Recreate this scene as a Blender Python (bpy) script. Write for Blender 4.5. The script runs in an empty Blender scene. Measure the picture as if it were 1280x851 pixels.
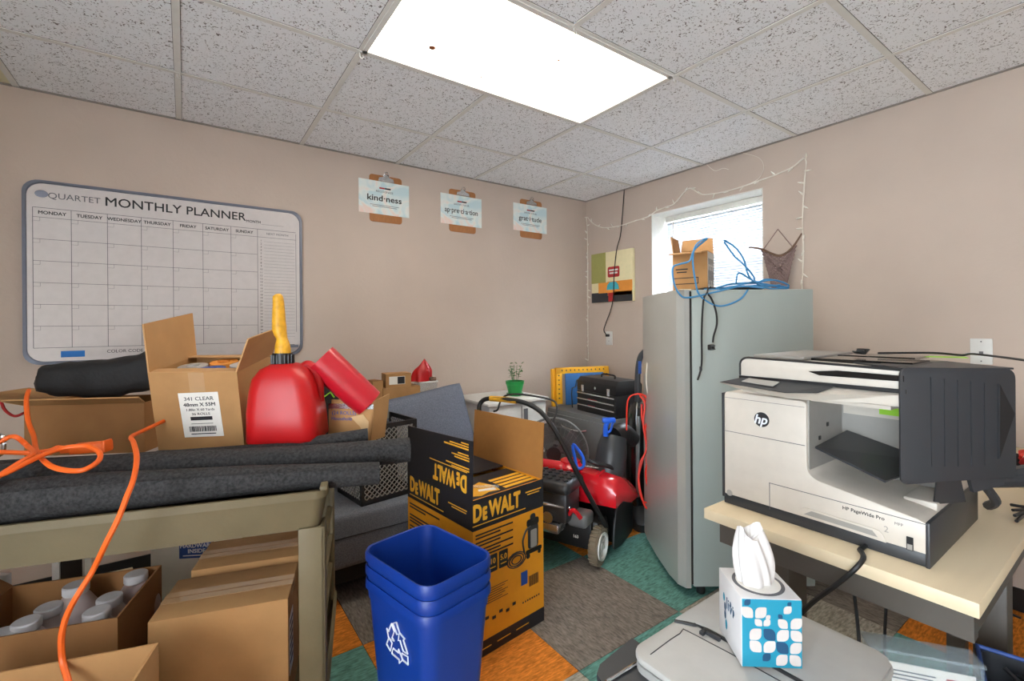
import bpy, bmesh, math, random
from mathutils import Matrix, Vector, Euler
random.seed(7)
PI = math.pi
sc = bpy.context.scene
COL = sc.collection
# ------------------------------------------------------------------ camera
F_PX, YAW, ROLL, EYE = 579.1, .6145, -.0075, 1.28
fw = Vector((math.sin(YAW), math.cos(YAW), 0))
r0 = Vector((math.cos(YAW), -math.sin(YAW), 0)); u0 = r0.cross(fw)
rt = r0*math.cos(ROLL) + u0*math.sin(ROLL); up = -r0*math.sin(ROLL) + u0*math.cos(ROLL)
cam = bpy.data.objects.new('camera', bpy.data.cameras.new('camera')); COL.objects.link(cam)
mw = Matrix((rt, up, -fw)).transposed().to_4x4(); mw.translation = (0, 0, EYE)
cam.matrix_world = mw
cam.data.sensor_width = 36; cam.data.lens = F_PX/1280*36; cam.data.shift_y = -20/1280; cam.data.clip_start = .02
sc.camera = cam
def at(px, py, d):
    "the place in the room seen at that pixel, d metres deep"
    return Vector((0, 0, EYE)) + (rt*(px-640)/F_PX - up*(py-405.5)/F_PX + fw)*d
# ------------------------------------------------------------------ world, view, lamps
sc.view_settings.view_transform = 'Standard'; sc.view_settings.look = 'None'
sc.view_settings.gamma = 1; sc.view_settings.use_curve_mapping = False
sc.view_settings.exposure = 0.98
w = bpy.data.worlds.new('sky'); sc.world = w; w.use_nodes = True
bg = w.node_tree.nodes['Background']; bg.inputs[0].default_value = (.84, .93, 1, 1); bg.inputs[1].default_value = 6.0
g_ = w.node_tree.nodes.new('ShaderNodeTexCoord'); sx_ = w.node_tree.nodes.new('ShaderNodeSeparateXYZ'); cl_ = w.node_tree.nodes.new('ShaderNodeMapRange')
w.node_tree.links.new(g_.outputs['Generated'], sx_.inputs[0]); w.node_tree.links.new(sx_.outputs['X'], cl_.inputs[0])
cl_.inputs[1].default_value = 0; cl_.inputs[2].default_value = 1; cl_.inputs[3].default_value = 7.5; cl_.inputs[4].default_value = 46   # brighter sky on the window side
w.node_tree.links.new(cl_.outputs[0], bg.inputs[1])
PANEL_POWER = 4.6

# ------------------------------------------------------------------ materials
def lin(c):
    return tuple(((x/255)/12.92 if x/255 <= .04045 else ((x/255+.055)/1.055)**2.4) for x in c)
MATS = {}
def mat(name, rgb, rough=.6, metal=0, noise=0, nscale=30, bump=0, bscale=200, coat=0, trans=0, alpha=1, emis=0, spec=.5, stretch=None):
    m = bpy.data.materials.new(name); m.use_nodes = True; MATS[name] = m
    nt = m.node_tree; b = nt.nodes['Principled BSDF']; c = lin(rgb)
    b.inputs['Base Color'].default_value = (*c, 1); b.inputs['Roughness'].default_value = rough
    b.inputs['Metallic'].default_value = metal; b.inputs['Coat Weight'].default_value = coat
    b.inputs['Transmission Weight'].default_value = trans; b.inputs['Alpha'].default_value = alpha
    b.inputs['Specular IOR Level'].default_value = spec
    if emis: b.inputs['Emission Color'].default_value = (*c, 1); b.inputs['Emission Strength'].default_value = emis
    tc = nt.nodes.new('ShaderNodeTexCoord'); mp = nt.nodes.new('ShaderNodeMapping')
    nt.links.new(tc.outputs['Object'], mp.inputs[0])
    if stretch: mp.inputs['Scale'].default_value = stretch
    n = nt.nodes.new('ShaderNodeTexNoise'); n.inputs['Scale'].default_value = nscale; n.inputs['Detail'].default_value = 4
    nt.links.new(mp.outputs[0], n.inputs['Vector'])
    r = nt.nodes.new('ShaderNodeValToRGB'); k = noise if noise else .03
    r.color_ramp.elements[0].position = .3; r.color_ramp.elements[1].position = .7
    r.color_ramp.elements[0].color = (*[x*(1-k) for x in c], 1); r.color_ramp.elements[1].color = (*[min(1, x*(1+k)) for x in c], 1)
    nt.links.new(n.outputs['Fac'], r.inputs[0]); nt.links.new(r.outputs[0], b.inputs['Base Color'])
    if bump:
        n2 = nt.nodes.new('ShaderNodeTexNoise'); n2.inputs['Scale'].default_value = bscale; n2.inputs['Detail'].default_value = 3
        nt.links.new(mp.outputs[0], n2.inputs['Vector'])
        bp = nt.nodes.new('ShaderNodeBump'); bp.inputs['Strength'].default_value = bump; bp.inputs['Distance'].default_value = .004
        nt.links.new(n2.outputs['Fac'], bp.inputs['Height']); nt.links.new(bp.outputs[0], b.inputs['Normal'])
    return m
wall_m = mat('wall_paint', (193, 176, 163), .75, noise=.04, nscale=3, bump=.25, bscale=45)
white_paint = mat('white_paint', (225, 222, 215), .6)
def carpet(name, rgb, along):
    return mat(name, rgb, .95, noise=.38, nscale=150, bump=.6, bscale=260, stretch=(1, .25, 1) if along else (.25, 1, 1), spec=.1)
c_gray = carpet('carpet_gray', (124, 116, 108), 1); c_orange = carpet('carpet_orange', (206, 124, 48), 0)
c_teal = carpet('carpet_teal', (96, 142, 132), 0); c_light = carpet('carpet_light_gray', (156, 150, 138), 0)
c_base = mat('carpet_backing', (40, 38, 36), .95)
# mineral fibre tile: short dark fissures
def tile_mat():
    m = mat('ceiling_tile', (228, 225, 225), .9, bump=.3, bscale=120); nt = m.node_tree; b = nt.nodes['Principled BSDF']
    tc = nt.nodes.new('ShaderNodeTexCoord'); v = nt.nodes.new('ShaderNodeTexNoise'); v.inputs['Scale'].default_value = 62
    v.inputs['Detail'].default_value = 1.5; v.inputs['Distortion'].default_value = 2.2
    nt.links.new(tc.outputs['Object'], v.inputs['Vector'])
    r = nt.nodes.new('ShaderNodeValToRGB'); e = r.color_ramp.elements
    e[0].position = .345; e[0].color = (.17, .15, .15, 1); e[1].position = .385; e[1].color = (.86, .87, .90, 1)
    nt.links.new(v.outputs['Fac'], r.inputs[0]); nt.links.new(r.outputs[0], b.inputs['Base Color']); return m
tile_m = tile_mat()
tbar_m = mat('grid_metal', (222, 220, 216), .5); wangle_m = mat('wall_angle', (150, 145, 140), .6)
stain_m = mat('yellowed_tile', (222, 216, 185), .9)
light_m = mat('light_diffuser', (255, 244, 224), .6, emis=PANEL_POWER)
def diffuser(m):
    nt = m.node_tree; b = nt.nodes['Principled BSDF']; tc = nt.nodes.new('ShaderNodeTexCoord')
    s = nt.nodes.new('ShaderNodeSeparateXYZ'); nt.links.new(tc.outputs['Object'], s.inputs[0])
    a = nt.nodes.new('ShaderNodeMath'); a.operation = 'MULTIPLY'; a.inputs[1].default_value = 2*PI/.27; nt.links.new(s.outputs['Y'], a.inputs[0])
    c = nt.nodes.new('ShaderNodeMath'); c.operation = 'COSINE'; nt.links.new(a.outputs[0], c.inputs[0])
    d = nt.nodes.new('ShaderNodeMath'); d.operation = 'MULTIPLY_ADD'; d.inputs[1].default_value = -PANEL_POWER*.12; d.inputs[2].default_value = PANEL_POWER
    nt.links.new(c.outputs[0], d.inputs[0]); nt.links.new(d.outputs[0], b.inputs['Emission Strength'])
card = mat('cardboard', (176, 132, 84), .85, noise=.07, nscale=12, bump=.15, bscale=60)
card_in = mat('cardboard_inside', (190, 146, 98), .9, noise=.05, nscale=15)
card_dk = mat('cardboard_brown', (150, 105, 62), .9, noise=.06, nscale=15)
card_edge = mat('cardboard_edge', (205, 170, 125), .9)
tape_m = mat('packing_tape', (190, 152, 112), .25, coat=.6)
paper = mat('white_paper', (232, 228, 220), .7); ink = mat('black_ink', (30, 30, 34), .6); ink_g = mat('gray_ink', (95, 95, 100), .6)
board_m = mat('whiteboard', (205, 198, 196), .28, coat=.3); board_frame = mat('board_frame', (125, 130, 145), .35, metal=.4)
cart_m = mat('cart_plastic', (104, 92, 66), .6, noise=.1, nscale=8, bump=.1, bscale=90)
mat_rubber = mat('rubber_mat', (40, 39, 40), .8, noise=.85, nscale=130, bump=.8, bscale=160)
rubber_lt = mat('rubber_mat_back', (74, 72, 68), .85, noise=.2, nscale=80, bump=.7, bscale=120)
blk = mat('black_plastic', (24, 24, 26), .45); blk_gloss = mat('black_gloss', (16, 17, 19), .2, coat=.5)
blk_fab = mat('black_nylon', (26, 25, 26), .7, bump=.4, bscale=60); dkgray = mat('dark_gray_plastic', (48, 50, 54), .4, noise=.03)
gray_m = mat('gray_metal_paint', (105, 107, 108), .45); silver = mat('silver_metal', (200, 200, 202), .25, metal=.9)
chrome = mat('chrome', (215, 215, 215), .15, metal=1)
red_can = mat('red_can_plastic', (184, 15, 20), .42, noise=.05, nscale=20); red_tube = mat('red_vinyl', (186, 24, 40), .3, coat=.4)
yel_spout = mat('yellow_spout', (222, 164, 40), .5, noise=.15, nscale=60)
orange_c = mat('orange_cord', (236, 100, 26), .5); red_cord = mat('red_cord', (214, 50, 34), .5)
blue_bin = mat('blue_bin', (14, 54, 140), .42, bump=.05); white_ink = mat('white_print', (225, 228, 235), .6)
dw_y = mat('carton_yellow', (226, 150, 26), .6, noise=.03); dw_k = mat('carton_black', (30, 30, 36), .5); dw_t = mat('carton_yellow_print', (232, 170, 44), .6)
dw_in = mat('carton_brown_inside', (158, 108, 52), .85, noise=.04)
sofa_m = mat('sofa_tweed', (104, 107, 114), .95, noise=.3, nscale=220, bump=.5, bscale=300, spec=.1)
pillow_m = mat('pillow_tweed', (108, 114, 128), .95, noise=.2, nscale=160, bump=.4, bscale=260, spec=.1)
sofa_base = mat('sofa_base', (14, 14, 15), .8)
red_paint = mat('red_blower_paint', (206, 18, 34), .25, coat=.7); white_pl = mat('white_plastic', (215, 214, 210), .4)
fridge_m = mat('fridge_silver', (182, 184, 180), .3, metal=.35, noise=.03, nscale=4); fridge_side = mat('fridge_side', (158, 166, 161), .45, noise=.04, nscale=6, stretch=(1, 1, .3), bump=.05, bscale=150)
seam_m = mat('gasket_and_shadow_line', (38, 32, 28), .7)  # fridge seam, plant soil and the painted shadow lines of the ceiling grid
hp_w = mat('printer_white', (200, 192, 181), .4); hp_g = mat('printer_gray', (150, 147, 142), .45)
desk_m = mat('desk_laminate', (218, 200, 168), .45, noise=.04, nscale=20, stretch=(.1, 1, 1)); desk_fr = mat('desk_frame', (84, 78, 72), .5)
pr_gray = mat('scanner_gray', (158, 157, 154), .5); pr_lt = mat('scanner_light', (172, 170, 166), .5)
tis_w = mat('tissue_carton_white', (208, 207, 208), .5); tis_b = mat('tissue_blue', (24, 132, 160), .5); tis_n = mat('tissue_navy', (22, 70, 104), .5)
tissue_m = mat('tissue_paper', (214, 210, 208), .9); petal_m = mat('petal_print', (196, 188, 184), .5)
blue_m = mat('blue_handle', (20, 92, 214), .4); blue_cab = mat('blue_cable', (62, 130, 178), .5); green_pot = mat('green_pot', (30, 140, 66), .4)
leaf_m = mat('leaf', (60, 104, 52), .6, noise=.2); yel_m = mat('yellow_plastic', (238, 172, 34), .5); stool_blue = mat('stool_blue', (44, 100, 158), .5)
jug_m = mat('jug_plastic', (196, 176, 170), .35, trans=.25); cap_w = mat('cap_white', (196, 192, 192), .45)
bulb_m = mat('bulb', (240, 238, 228), .2, coat=.5); wire_w = mat('white_wire', (226, 220, 208), .5)
macr = mat('macrame_cotton', (140, 118, 114), .9, bump=.5); wood_m = mat('clipboard_wood', (168, 112, 66), .6, noise=.12, nscale=30, stretch=(6, 1, 1))
stick_m = mat('driftwood', (110, 86, 70), .8, noise=.2); tape_blue = mat('blue_tape', (20, 110, 190), .6)
glass_m = mat('clear_glass', (240, 245, 250), .05, trans=1, alpha=.35); blind_m = mat('blind_slat', (168, 172, 180), .5, trans=.0)
clear_pl = mat('clear_plastic', (190, 206, 214), .12, alpha=.24); label_blue = mat('label_blue', (36, 74, 150), .5)
sign_m = mat('sign_pastel', (206, 222, 226), .5)
def pastel(m):
    nt = m.node_tree; b = nt.nodes['Principled BSDF']; tc = nt.nodes.new('ShaderNodeTexCoord'); n = nt.nodes.new('ShaderNodeTexNoise')
    n.inputs['Scale'].default_value = 7; n.inputs['Distortion'].default_value = 1.5; nt.links.new(tc.outputs['Object'], n.inputs['Vector'])
    r = nt.nodes.new('ShaderNodeValToRGB'); e = r.color_ramp.elements; e[0].position = .36; e[0].color = (*lin((196, 218, 222)), 1)
    e[1].position = .64; e[1].color = (*lin((236, 210, 200)), 1); x = e.new(.5); x.color = (*lin((226, 232, 228)), 1)
    nt.links.new(n.outputs['Fac'], r.inputs[0]); nt.links.new(r.outputs[0], b.inputs['Base Color'])
pastel(sign_m)
mesh_m = mat('crate_mesh', (30, 30, 33), .5); pink = mat('pink_marker', (210, 40, 130), .4); lime = mat('lime_paper', (160, 220, 60), .7)
purple = mat('purple_lid', (90, 70, 140), .5); teal_p = mat('teal_print', (70, 180, 200), .6); peach = mat('cream_print', (232, 220, 176), .6)
olive = mat('olive_print', (160, 158, 92), .6); org_p = mat('orange_print', (232, 150, 62), .6); redp = mat('red_print', (176, 40, 40), .6)
slate = mat('gray_green_board', (120, 124, 118), .7); speck = mat('speckled_board', (196, 182, 150), .8, noise=.2, nscale=90)
rust = mat('rusty_muffler', (160, 84, 44), .6, noise=.2); clear_tape = mat('clear_tape_roll', (190, 190, 188), .2, coat=.5)
tire_m = mat('tire_tread', (120, 108, 90), .9)

# ------------------------------------------------------------------ mesh tools
WM = {}
def face(o, xd, yd):
    xd = Vector(xd).normalized(); n = xd.cross(Vector(yd)).normalized(); yd = n.cross(xd)
    m = Matrix((xd, yd, n)).transposed().to_4x4(); m.translation = Vector(o); return m
def T(x, y, z): return Matrix.Translation((x, y, z))
def RZ(a): return Matrix.Rotation(a, 4, 'Z')
def RX(a): return Matrix.Rotation(a, 4, 'X')
def RY(a): return Matrix.Rotation(a, 4, 'Y')
class MB:
    def __init__(s, *mats, M=None):
        s.bm = bmesh.new(); s.mats = list(mats); s.M = M or Matrix()
    def add(s, tb, m=0, M=None):
        tb.transform(s.M @ (M or Matrix()))
        for f in tb.faces: f.material_index = m
        me = bpy.data.meshes.new('t'); tb.to_mesh(me); tb.free(); s.bm.from_mesh(me); bpy.data.meshes.remove(me); return s
    def box(s, size, c, rot=(0, 0, 0), bev=0, m=0, M=None, seg=2):
        t = bmesh.new(); bmesh.ops.create_cube(t, size=1); t.transform(Matrix.Diagonal((*size, 1)))
        if bev: bmesh.ops.bevel(t, geom=t.edges[:], offset=bev, segments=seg, profile=.5, affect='EDGES')
        return s.add(t, m, (M or Matrix()) @ T(*c) @ Euler(rot).to_matrix().to_4x4())
    def box2(s, a, b, bev=0, m=0, M=None, seg=2):
        return s.box([abs(b[i]-a[i]) for i in range(3)], [(a[i]+b[i])/2 for i in range(3)], bev=bev, m=m, M=M, seg=seg)
    def loft(s, loops, m=0, M=None, cap0=True, cap1=True, closed=True):
        t = bmesh.new(); L = [[t.verts.new(p) for p in lp] for lp in loops]; n = len(L[0])
        for a, b in zip(L, L[1:]):
            for i in range(n if closed else n-1):
                j = (i+1) % n
                try: t.faces.new((a[i], a[j], b[j], b[i]))
                except ValueError: pass
        if cap0 and closed: t.faces.new(L[0][::-1])
        if cap1 and closed: t.faces.new(L[-1])
        bmesh.ops.recalc_face_normals(t, faces=t.faces[:]) if closed and cap0 and cap1 else None
        return s.add(t, m, M)
    def cyl(s, p0, p1, r0, r1=None, n=24, m=0, M=None, cap=True):
        p0, p1 = Vector(p0), Vector(p1); r1 = r0 if r1 is None else r1; d = (p1-p0).normalized()
        a = d.orthogonal().normalized(); b = d.cross(a)
        lp = [[p+(a*math.cos(2*PI*i/n)+b*math.sin(2*PI*i/n))*r for i in range(n)] for p, r in ((p0, r0), (p1, r1))]
        return s.loft(lp, m, M, cap, cap)
    def tube(s, pts, r, n=8, m=0, M=None, k=6, closed=False, flat=None):
        P = [Vector(p) for p in pts]; R = r if isinstance(r, (list, tuple)) else [r]*len(P); Q = []; RR = []; N = len(P)
        if k <= 1: Q, RR = P, list(R)
        else:
            for i in range(N if closed else N-1):
                p0, p1, p2, p3 = (P[(i-1) % N], P[i], P[(i+1) % N], P[(i+2) % N]) if closed else (P[max(i-1, 0)], P[i], P[i+1], P[min(i+2, N-1)])
                for j in range(k):
                    u = j/k; Q.append(.5*((2*p1)+(p2-p0)*u+(2*p0-5*p1+4*p2-p3)*u*u+(-p0+3*p1-3*p2+p3)*u**3))
                    RR.append(R[i]*(1-u)+R[(i+1) % N]*u)
            if not closed: Q.append(P[-1]); RR.append(R[-1])
        if closed: Q.append(Q[0]); RR.append(RR[0])
        d = (Q[1]-Q[0]).normalized(); a = d.orthogonal().normalized(); lp = []
        for i, q in enumerate(Q):
            e = (Q[min(i+1, len(Q)-1)]-Q[max(i-1, 0)])
            if e.length > 1e-9: d = e.normalized()
            a = (a-d*a.dot(d)); a = a.normalized() if a.length > 1e-6 else d.orthogonal().normalized(); b = d.cross(a)
            lp.append([q+(a*math.cos(2*PI*t/n)+b*math.sin(2*PI*t/n))*RR[i] for t in range(n)])
        return s.loft(lp, m, M, not closed, not closed)
    def lathe(s, prof, n=28, m=0, M=None):
        lp = [[(r*math.cos(2*PI*i/n), r*math.sin(2*PI*i/n), z) for i in range(n)] for r, z in prof]
        return s.loft(lp, m, M, prof[0][0] > 1e-4, prof[-1][0] > 1e-4)
    def prism(s, poly, z0, z1, m=0, M=None, bev=0):
        t = bmesh.new(); v = [t.verts.new((x, y, z0)) for x, y in poly]; f = t.faces.new(v)
        r = bmesh.ops.extrude_face_region(t, geom=[f]); nv = [g for g in r['geom'] if isinstance(g, bmesh.types.BMVert)]
        for q in nv: q.co.z = z1
        bmesh.ops.recalc_face_normals(t, faces=t.faces[:])
        if bev: bmesh.ops.bevel(t, geom=t.edges[:], offset=bev, segments=2, profile=.5, affect='EDGES')
        return s.add(t, m, M)
    def quad(s, *p, m=0, M=None, th=0):
        t = bmesh.new(); f = t.faces.new([t.verts.new(q) for q in p])
        if th:
            n = f.normal if f.normal.length else Vector((0, 0, 1)); f.normal_update(); n = f.normal.copy()
            r = bmesh.ops.extrude_face_region(t, geom=[f])
            for q in r['geom']:
                if isinstance(q, bmesh.types.BMVert): q.co += n*th
            bmesh.ops.recalc_face_normals(t, faces=t.faces[:])
        return s.add(t, m, M)
    def grid(s, fn, nu, nv, m=0, M=None, th=0):
        t = bmesh.new(); V = [[t.verts.new(fn(i/nu, j/nv)) for j in range(nv+1)] for i in range(nu+1)]
        for i in range(nu):
            for j in range(nv): t.faces.new((V[i][j], V[i+1][j], V[i+1][j+1], V[i][j+1]))
        if th: bmesh.ops.solidify(t, geom=t.faces[:], thickness=th)
        return s.add(t, m, M)
    def ball(s, c, r, m=0, M=None, sc=(1, 1, 1), n=12):
        t = bmesh.new(); bmesh.ops.create_uvsphere(t, u_segments=n*2, v_segments=n, radius=r); t.transform(T(*c) @ Matrix.Diagonal((*sc, 1)))
        return s.add(t, m, M)
    def text(s, body, size, M, m=0, bold=0, ext=.0006, sx=1, align='CENTER'):
        cu = bpy.data.curves.new('t', 'FONT'); cu.body = body; cu.size = size; cu.align_x = align; cu.align_y = 'CENTER'
        cu.extrude = ext; cu.resolution_u = 3
        o = bpy.data.objects.new('t', cu); COL.objects.link(o); bpy.context.view_layer.update()
        me = bpy.data.meshes.new_from_object(o.evaluated_get(bpy.context.evaluated_depsgraph_get()))
        bpy.data.objects.remove(o); bpy.data.curves.remove(cu); offs = [(0, 0)] if not bold else [(-bold, 0), (bold, 0), (0, bold), (0, -bold), (bold*.7, bold*.7), (-bold*.7, -bold*.7)]
        for i, (ox, oy) in enumerate(offs):
            t = bmesh.new(); t.from_mesh(me); s.add(t, m, M @ T(ox, oy, .00003*i) @ Matrix.Diagonal((sx, 1, 1, 1)))
        bpy.data.meshes.remove(me); return s
    def bars(s, rects, M, m=0, th=.0006):
        for x, y, ww, hh in rects: s.box((ww, hh, th), (x, y, th/2), m=m, M=M)
        return s
    def build(s, name, parent=None, smooth=True, angle=35):
        me = bpy.data.meshes.new(name); o = bpy.data.objects.new(name, me); COL.objects.link(o)
        if parent is not None:
            s.bm.transform(WM[parent].inverted()); o.parent = parent; WM[o] = WM[parent].copy()
        else:
            xs = [v.co for v in s.bm.verts]; lo = [min(v[i] for v in xs) for i in range(3)]; hi = [max(v[i] for v in xs) for i in range(3)]
            c = Vector(((lo[0]+hi[0])/2, (lo[1]+hi[1])/2, lo[2])); s.bm.transform(T(*-c)); o.location = c; WM[o] = T(*c)
        s.bm.to_mesh(me); s.bm.free()
        for m in s.mats: me.materials.append(m)
        if smooth:
            me.shade_smooth(); me.set_sharp_from_angle(angle=math.radians(angle))
        return o
def thing(name, label, cat, loc=(0, 0, 0), rz=0, group=None, M=None):
    o = bpy.data.objects.new(name, None); COL.objects.link(o); o.empty_display_size = .05
    m = M if M is not None else T(*loc) @ RZ(rz); o.matrix_world = m; WM[o] = m.copy()
    o['label'] = label; o['category'] = cat
    if group: o['group'] = group
    return o
def tag(o, label, cat, group=None, kind=None):
    o['label'] = label; o['category'] = cat
    if group: o['group'] = group
    if kind: o['kind'] = kind
    return o
def struct(o): o['kind'] = 'structure'; return o
def copy_tree(o, parent=None):
    c = o.copy(); COL.objects.link(c)
    if parent is not None: c.parent = parent
    for ch in list(o.children): copy_tree(ch, c)
    return c
def rrect(w, h, r, n=5, z=0, cx=0, cy=0):
    out = []
    for k, (x, y) in enumerate(((w/2-r, h/2-r), (-w/2+r, h/2-r), (-w/2+r, -h/2+r), (w/2-r, -h/2+r))):
        for i in range(n+1):
            a = k*PI/2+i*PI/2/n; out.append((cx+x+r*math.cos(a), cy+y+r*math.sin(a), z))
    return out
def rr2(w, h, r, n=5): return [(x, y) for x, y, z in rrect(w, h, r, n)]
XP, YP, ZP = Vector((1, 0, 0)), Vector((0, 1, 0)), Vector((0, 0, 1))

# ================================================================== SETTING
RX0, RX1, RY0, RY1, CH = -1.75, 3.0, -1.7, 3.065, 2.396
# carpet squares
cells = {}
xs = [.575+.605*k for k in range(-4, 5)]; ys = [1.26+.6085*k for k in range(-5, 4)]
pal = [c_gray, c_orange, c_teal, c_light]
known = {(4, 5): 1, (5, 5): 0, (5, 4): 2, (4, 4): 3, (6, 5): 2, (5, 6): 2, (6, 6): 1, (3, 6): 1, (3, 5): 2, (4, 6): 0, (7, 3): 1, (7, 4): 0, (6, 4): 3, (6, 3): 2, (3, 7): 3, (2, 7): 3, (2, 6): 2, (1, 7): 1, (4, 7): 2}
b = MB(*pal, c_base)
b.box2((RX0, RY0, -.05), (RX1, RY1, -.004), m=4)
for i in range(8):
    for j in range(8):
        x0, x1 = max(xs[i], RX0), min(xs[i+1], RX1); y0, y1 = max(ys[j], RY0), min(ys[j+1], RY1)
        if x1 <= x0 or y1 <= y0: continue
        b.box2((x0+.0012, y0+.0012, -.004), (x1-.0012, y1-.0012, 0), m=known.get((i, j), (i*2+j*3) % 3))
struct(b.build('floor', smooth=False))
WT = .28
struct(MB(wall_m).box2((RX0-WT, RY1, -.05), (RX1+WT, RY1+.12, CH+.1)).build('wall_back', smooth=False))
# unseen doorway added to the left wall so sky light enters from that side
struct(MB(wall_m).box2((RX0-.12, .1, -.05), (RX0, RY1, CH+.1)).box2((RX0-.12, RY0, -.05), (RX0, -1.5, CH+.1)).box2((RX0-.12, -1.5, 2.15), (RX0, .1, CH+.1)).build('wall_left', smooth=False))
struct(MB(wall_m).box2((RX0-WT, RY0-.12, -.05), (RX1+WT, RY0, CH+.1)).build('wall_front', smooth=False))
WY0, WY1, WZ0, WZ1 = 1.48, 2.34, 1.27, 2.136
b = MB(wall_m)
b.box2((RX1, RY0, -.05), (RX1+WT, WY0, CH+.1)); b.box2((RX1, WY1, -.05), (RX1+WT, RY1, CH+.1))
b.box2((RX1, WY0, -.05), (RX1+WT, WY1, WZ0)); b.box2((RX1, WY0, WZ1), (RX1+WT, WY1, CH+.1))
struct(b.build('wall_right', smooth=False))
b = MB(white_paint); e = .006
b.box2((RX1-.001, WY1-e, WZ0), (RX1+WT, WY1, WZ1)); b.box2((RX1-.001, WY0, WZ0), (RX1+WT, WY0+e, WZ1))
b.box2((RX1-.001, WY0, WZ1-e), (RX1+WT, WY1, WZ1)); b.box2((RX1-.03, WY0, WZ0), (RX1+WT, WY1, WZ0+e))
struct(b.build('trim_3', smooth=False))
# ceiling: panels between the bars of the suspended grid, openings left for the two light troffers
GX = [1.2+.61*k for k in range(-5, 4)]; GX = [RX0]+[x for x in GX if RX0 < x < RX1]+[RX1]
GY = [3.11-.61*k for k in range(0, 9)]; GY = [RY0]+sorted(y for y in GY if RY0 < y < RY1)+[RY1]
L1 = (.59, 1.81, 1.28, 1.89); L2 = (-.63, .59, -1.16, -.55)
b = MB(tile_m, stain_m)
for i in range(len(GX)-1):
    for j in range(len(GY)-1):
        cx, cy = (GX[i]+GX[i+1])/2, (GY[j]+GY[j+1])/2
        if any(q[0] < cx < q[1] and q[2] < cy < q[3] for q in (L1, L2)): continue
        b.box2((GX[i]+.0005, GY[j]+.0005, CH), (GX[i+1]-.0005, GY[j+1]-.0005, CH+.02), m=1 if (cx < -.63 and cy > 2.5) else 0)
struct(b.build('ceiling', smooth=False))
b = MB(tbar_m, wangle_m, seam_m)
for x in GX[1:-1]:
    for y0, y1 in zip(GY, GY[1:]):
        if any(q[0]+.1 < x < q[1]-.1 and q[2] < (y0+y1)/2 < q[3] for q in (L1, L2)): continue
        b.box2((x-.012, y0, CH-.004), (x+.012, y1, CH+.001))
for y in GY[1:-1]: b.box2((RX0, y-.012, CH-.0035), (RX1, y+.012, CH+.001))
for x in GX[1:-1]:  # thin dark strips stand in for shadow lines along the grid bars
    for y0, y1 in zip(GY, GY[1:]):
        if any(q[0]+.1 < x < q[1]-.1 and q[2] < (y0+y1)/2 < q[3] for q in (L1, L2)): continue
        for s_ in (-1, 1): b.box2((x+s_*.012, y0, CH-.001), (x+s_*.0134, y1, CH+.0005), m=2)
for y in GY[1:-1]:
    for s_ in (-1, 1): b.box2((RX0, y+s_*.012, CH-.001), (RX1, y+s_*.0134, CH+.0005), m=2)
struct(b.build('trim_1', smooth=False))
b = MB(wangle_m)
b.box2((RX0, RY1-.02, CH-.004), (RX1, RY1, CH)); b.box2((RX1-.02, RY0, CH-.004), (RX1, RY1, CH)); b.box2((RX0, RY0, CH-.004), (RX0+.02, RY1, CH))
struct(b.build('trim_2', smooth=False))
struct(MB(blk).box2((RX0, RY1-.008, 0), (RX1, RY1, .1)).build('baseboard_back', smooth=False))
struct(MB(blk).box2((RX1-.008, RY0, 0), (RX1, RY1-.008, .1)).build('baseboard_right', smooth=False))
# roof slab over the troffers
struct(MB(white_paint).box2((RX0, RY0, CH+.09), (RX1, RY1, CH+.1)).build('trim_4', smooth=False))
diffuser(light_m)
off_m = mat('light_diffuser_off', (225, 222, 210), .6)
def troffer(L, label, dm=light_m):
    cx, cy = (L[0]+L[1])/2, (L[2]+L[3])/2
    t = thing('ceiling_light', label, 'light', (cx, cy, CH-.004)); M = WM[t]
    W_, H_ = L[1]-L[0], L[3]-L[2]; b = MB(tbar_m, M=M)
    for sx in (-1, 1): b.box((.02, H_-.002, .05), (sx*(W_/2-.012), 0, .022))
    for sy in (-1, 1): b.box((W_-.002, .02, .05), (0, sy*(H_/2-.012), .022))
    b.build('frame', t, smooth=False)
    b = MB(dm, M=M).box((W_-.04, H_-.04, .006), (0, 0, .008)); b.build('diffuser', t, smooth=False)
    b = MB(rust, M=M)
    for x, y, r in ((-.38, .12, .014), (.1, -.1, .006), (.3, .02, .005), (-.1, .2, .006), (.42, -.17, .004)): b.cyl((x, y, .0035), (x, y, .0052), r, n=9)
    b.build('dead_insects', t)
    return t
troffer(L1, 'large glowing rectangular fluorescent light panel in the tile ceiling')
troffer(L2, 'rectangular fluorescent light panel behind the photographer, switched off', off_m)
# window
wn = struct(MB(white_paint).box2((3.2, WY0+e, WZ0+e), (3.24, WY0+.045, WZ1-e)).box2((3.2, WY1-.045, WZ0+e), (3.24, WY1-e, WZ1-e))
    .box2((3.2, WY0+e, WZ0+e), (3.24, WY1-e, WZ0+.045)).box2((3.2, WY0+e, WZ1-.045), (3.24, WY1-e, WZ1-e)).box2((3.205, WY0+e, 1.69), (3.235, WY1-e, 1.72)).build('window_1', smooth=False))
MB(glass_m).box2((3.218, WY0+.04, WZ0+.04), (3.222, WY1-.04, WZ1-.04)).build('pane', wn, smooth=False)
t = thing('window_blind', 'white horizontal slat blind lowered in the bright window', 'blind', (3.165, (WY0+WY1)/2, WZ0+.02))
MB(white_paint).box2((3.145, WY0+.02, WZ1-.05), (3.19, WY1-.02, WZ1-.008), bev=.004).build('head_rail', t)
MB(white_paint).box2((3.15, WY0+.025, WZ0+.02), (3.18, WY1-.025, WZ0+.035), bev=.003).build('bottom_rail', t)
b = MB(blind_m); n = 40
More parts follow.
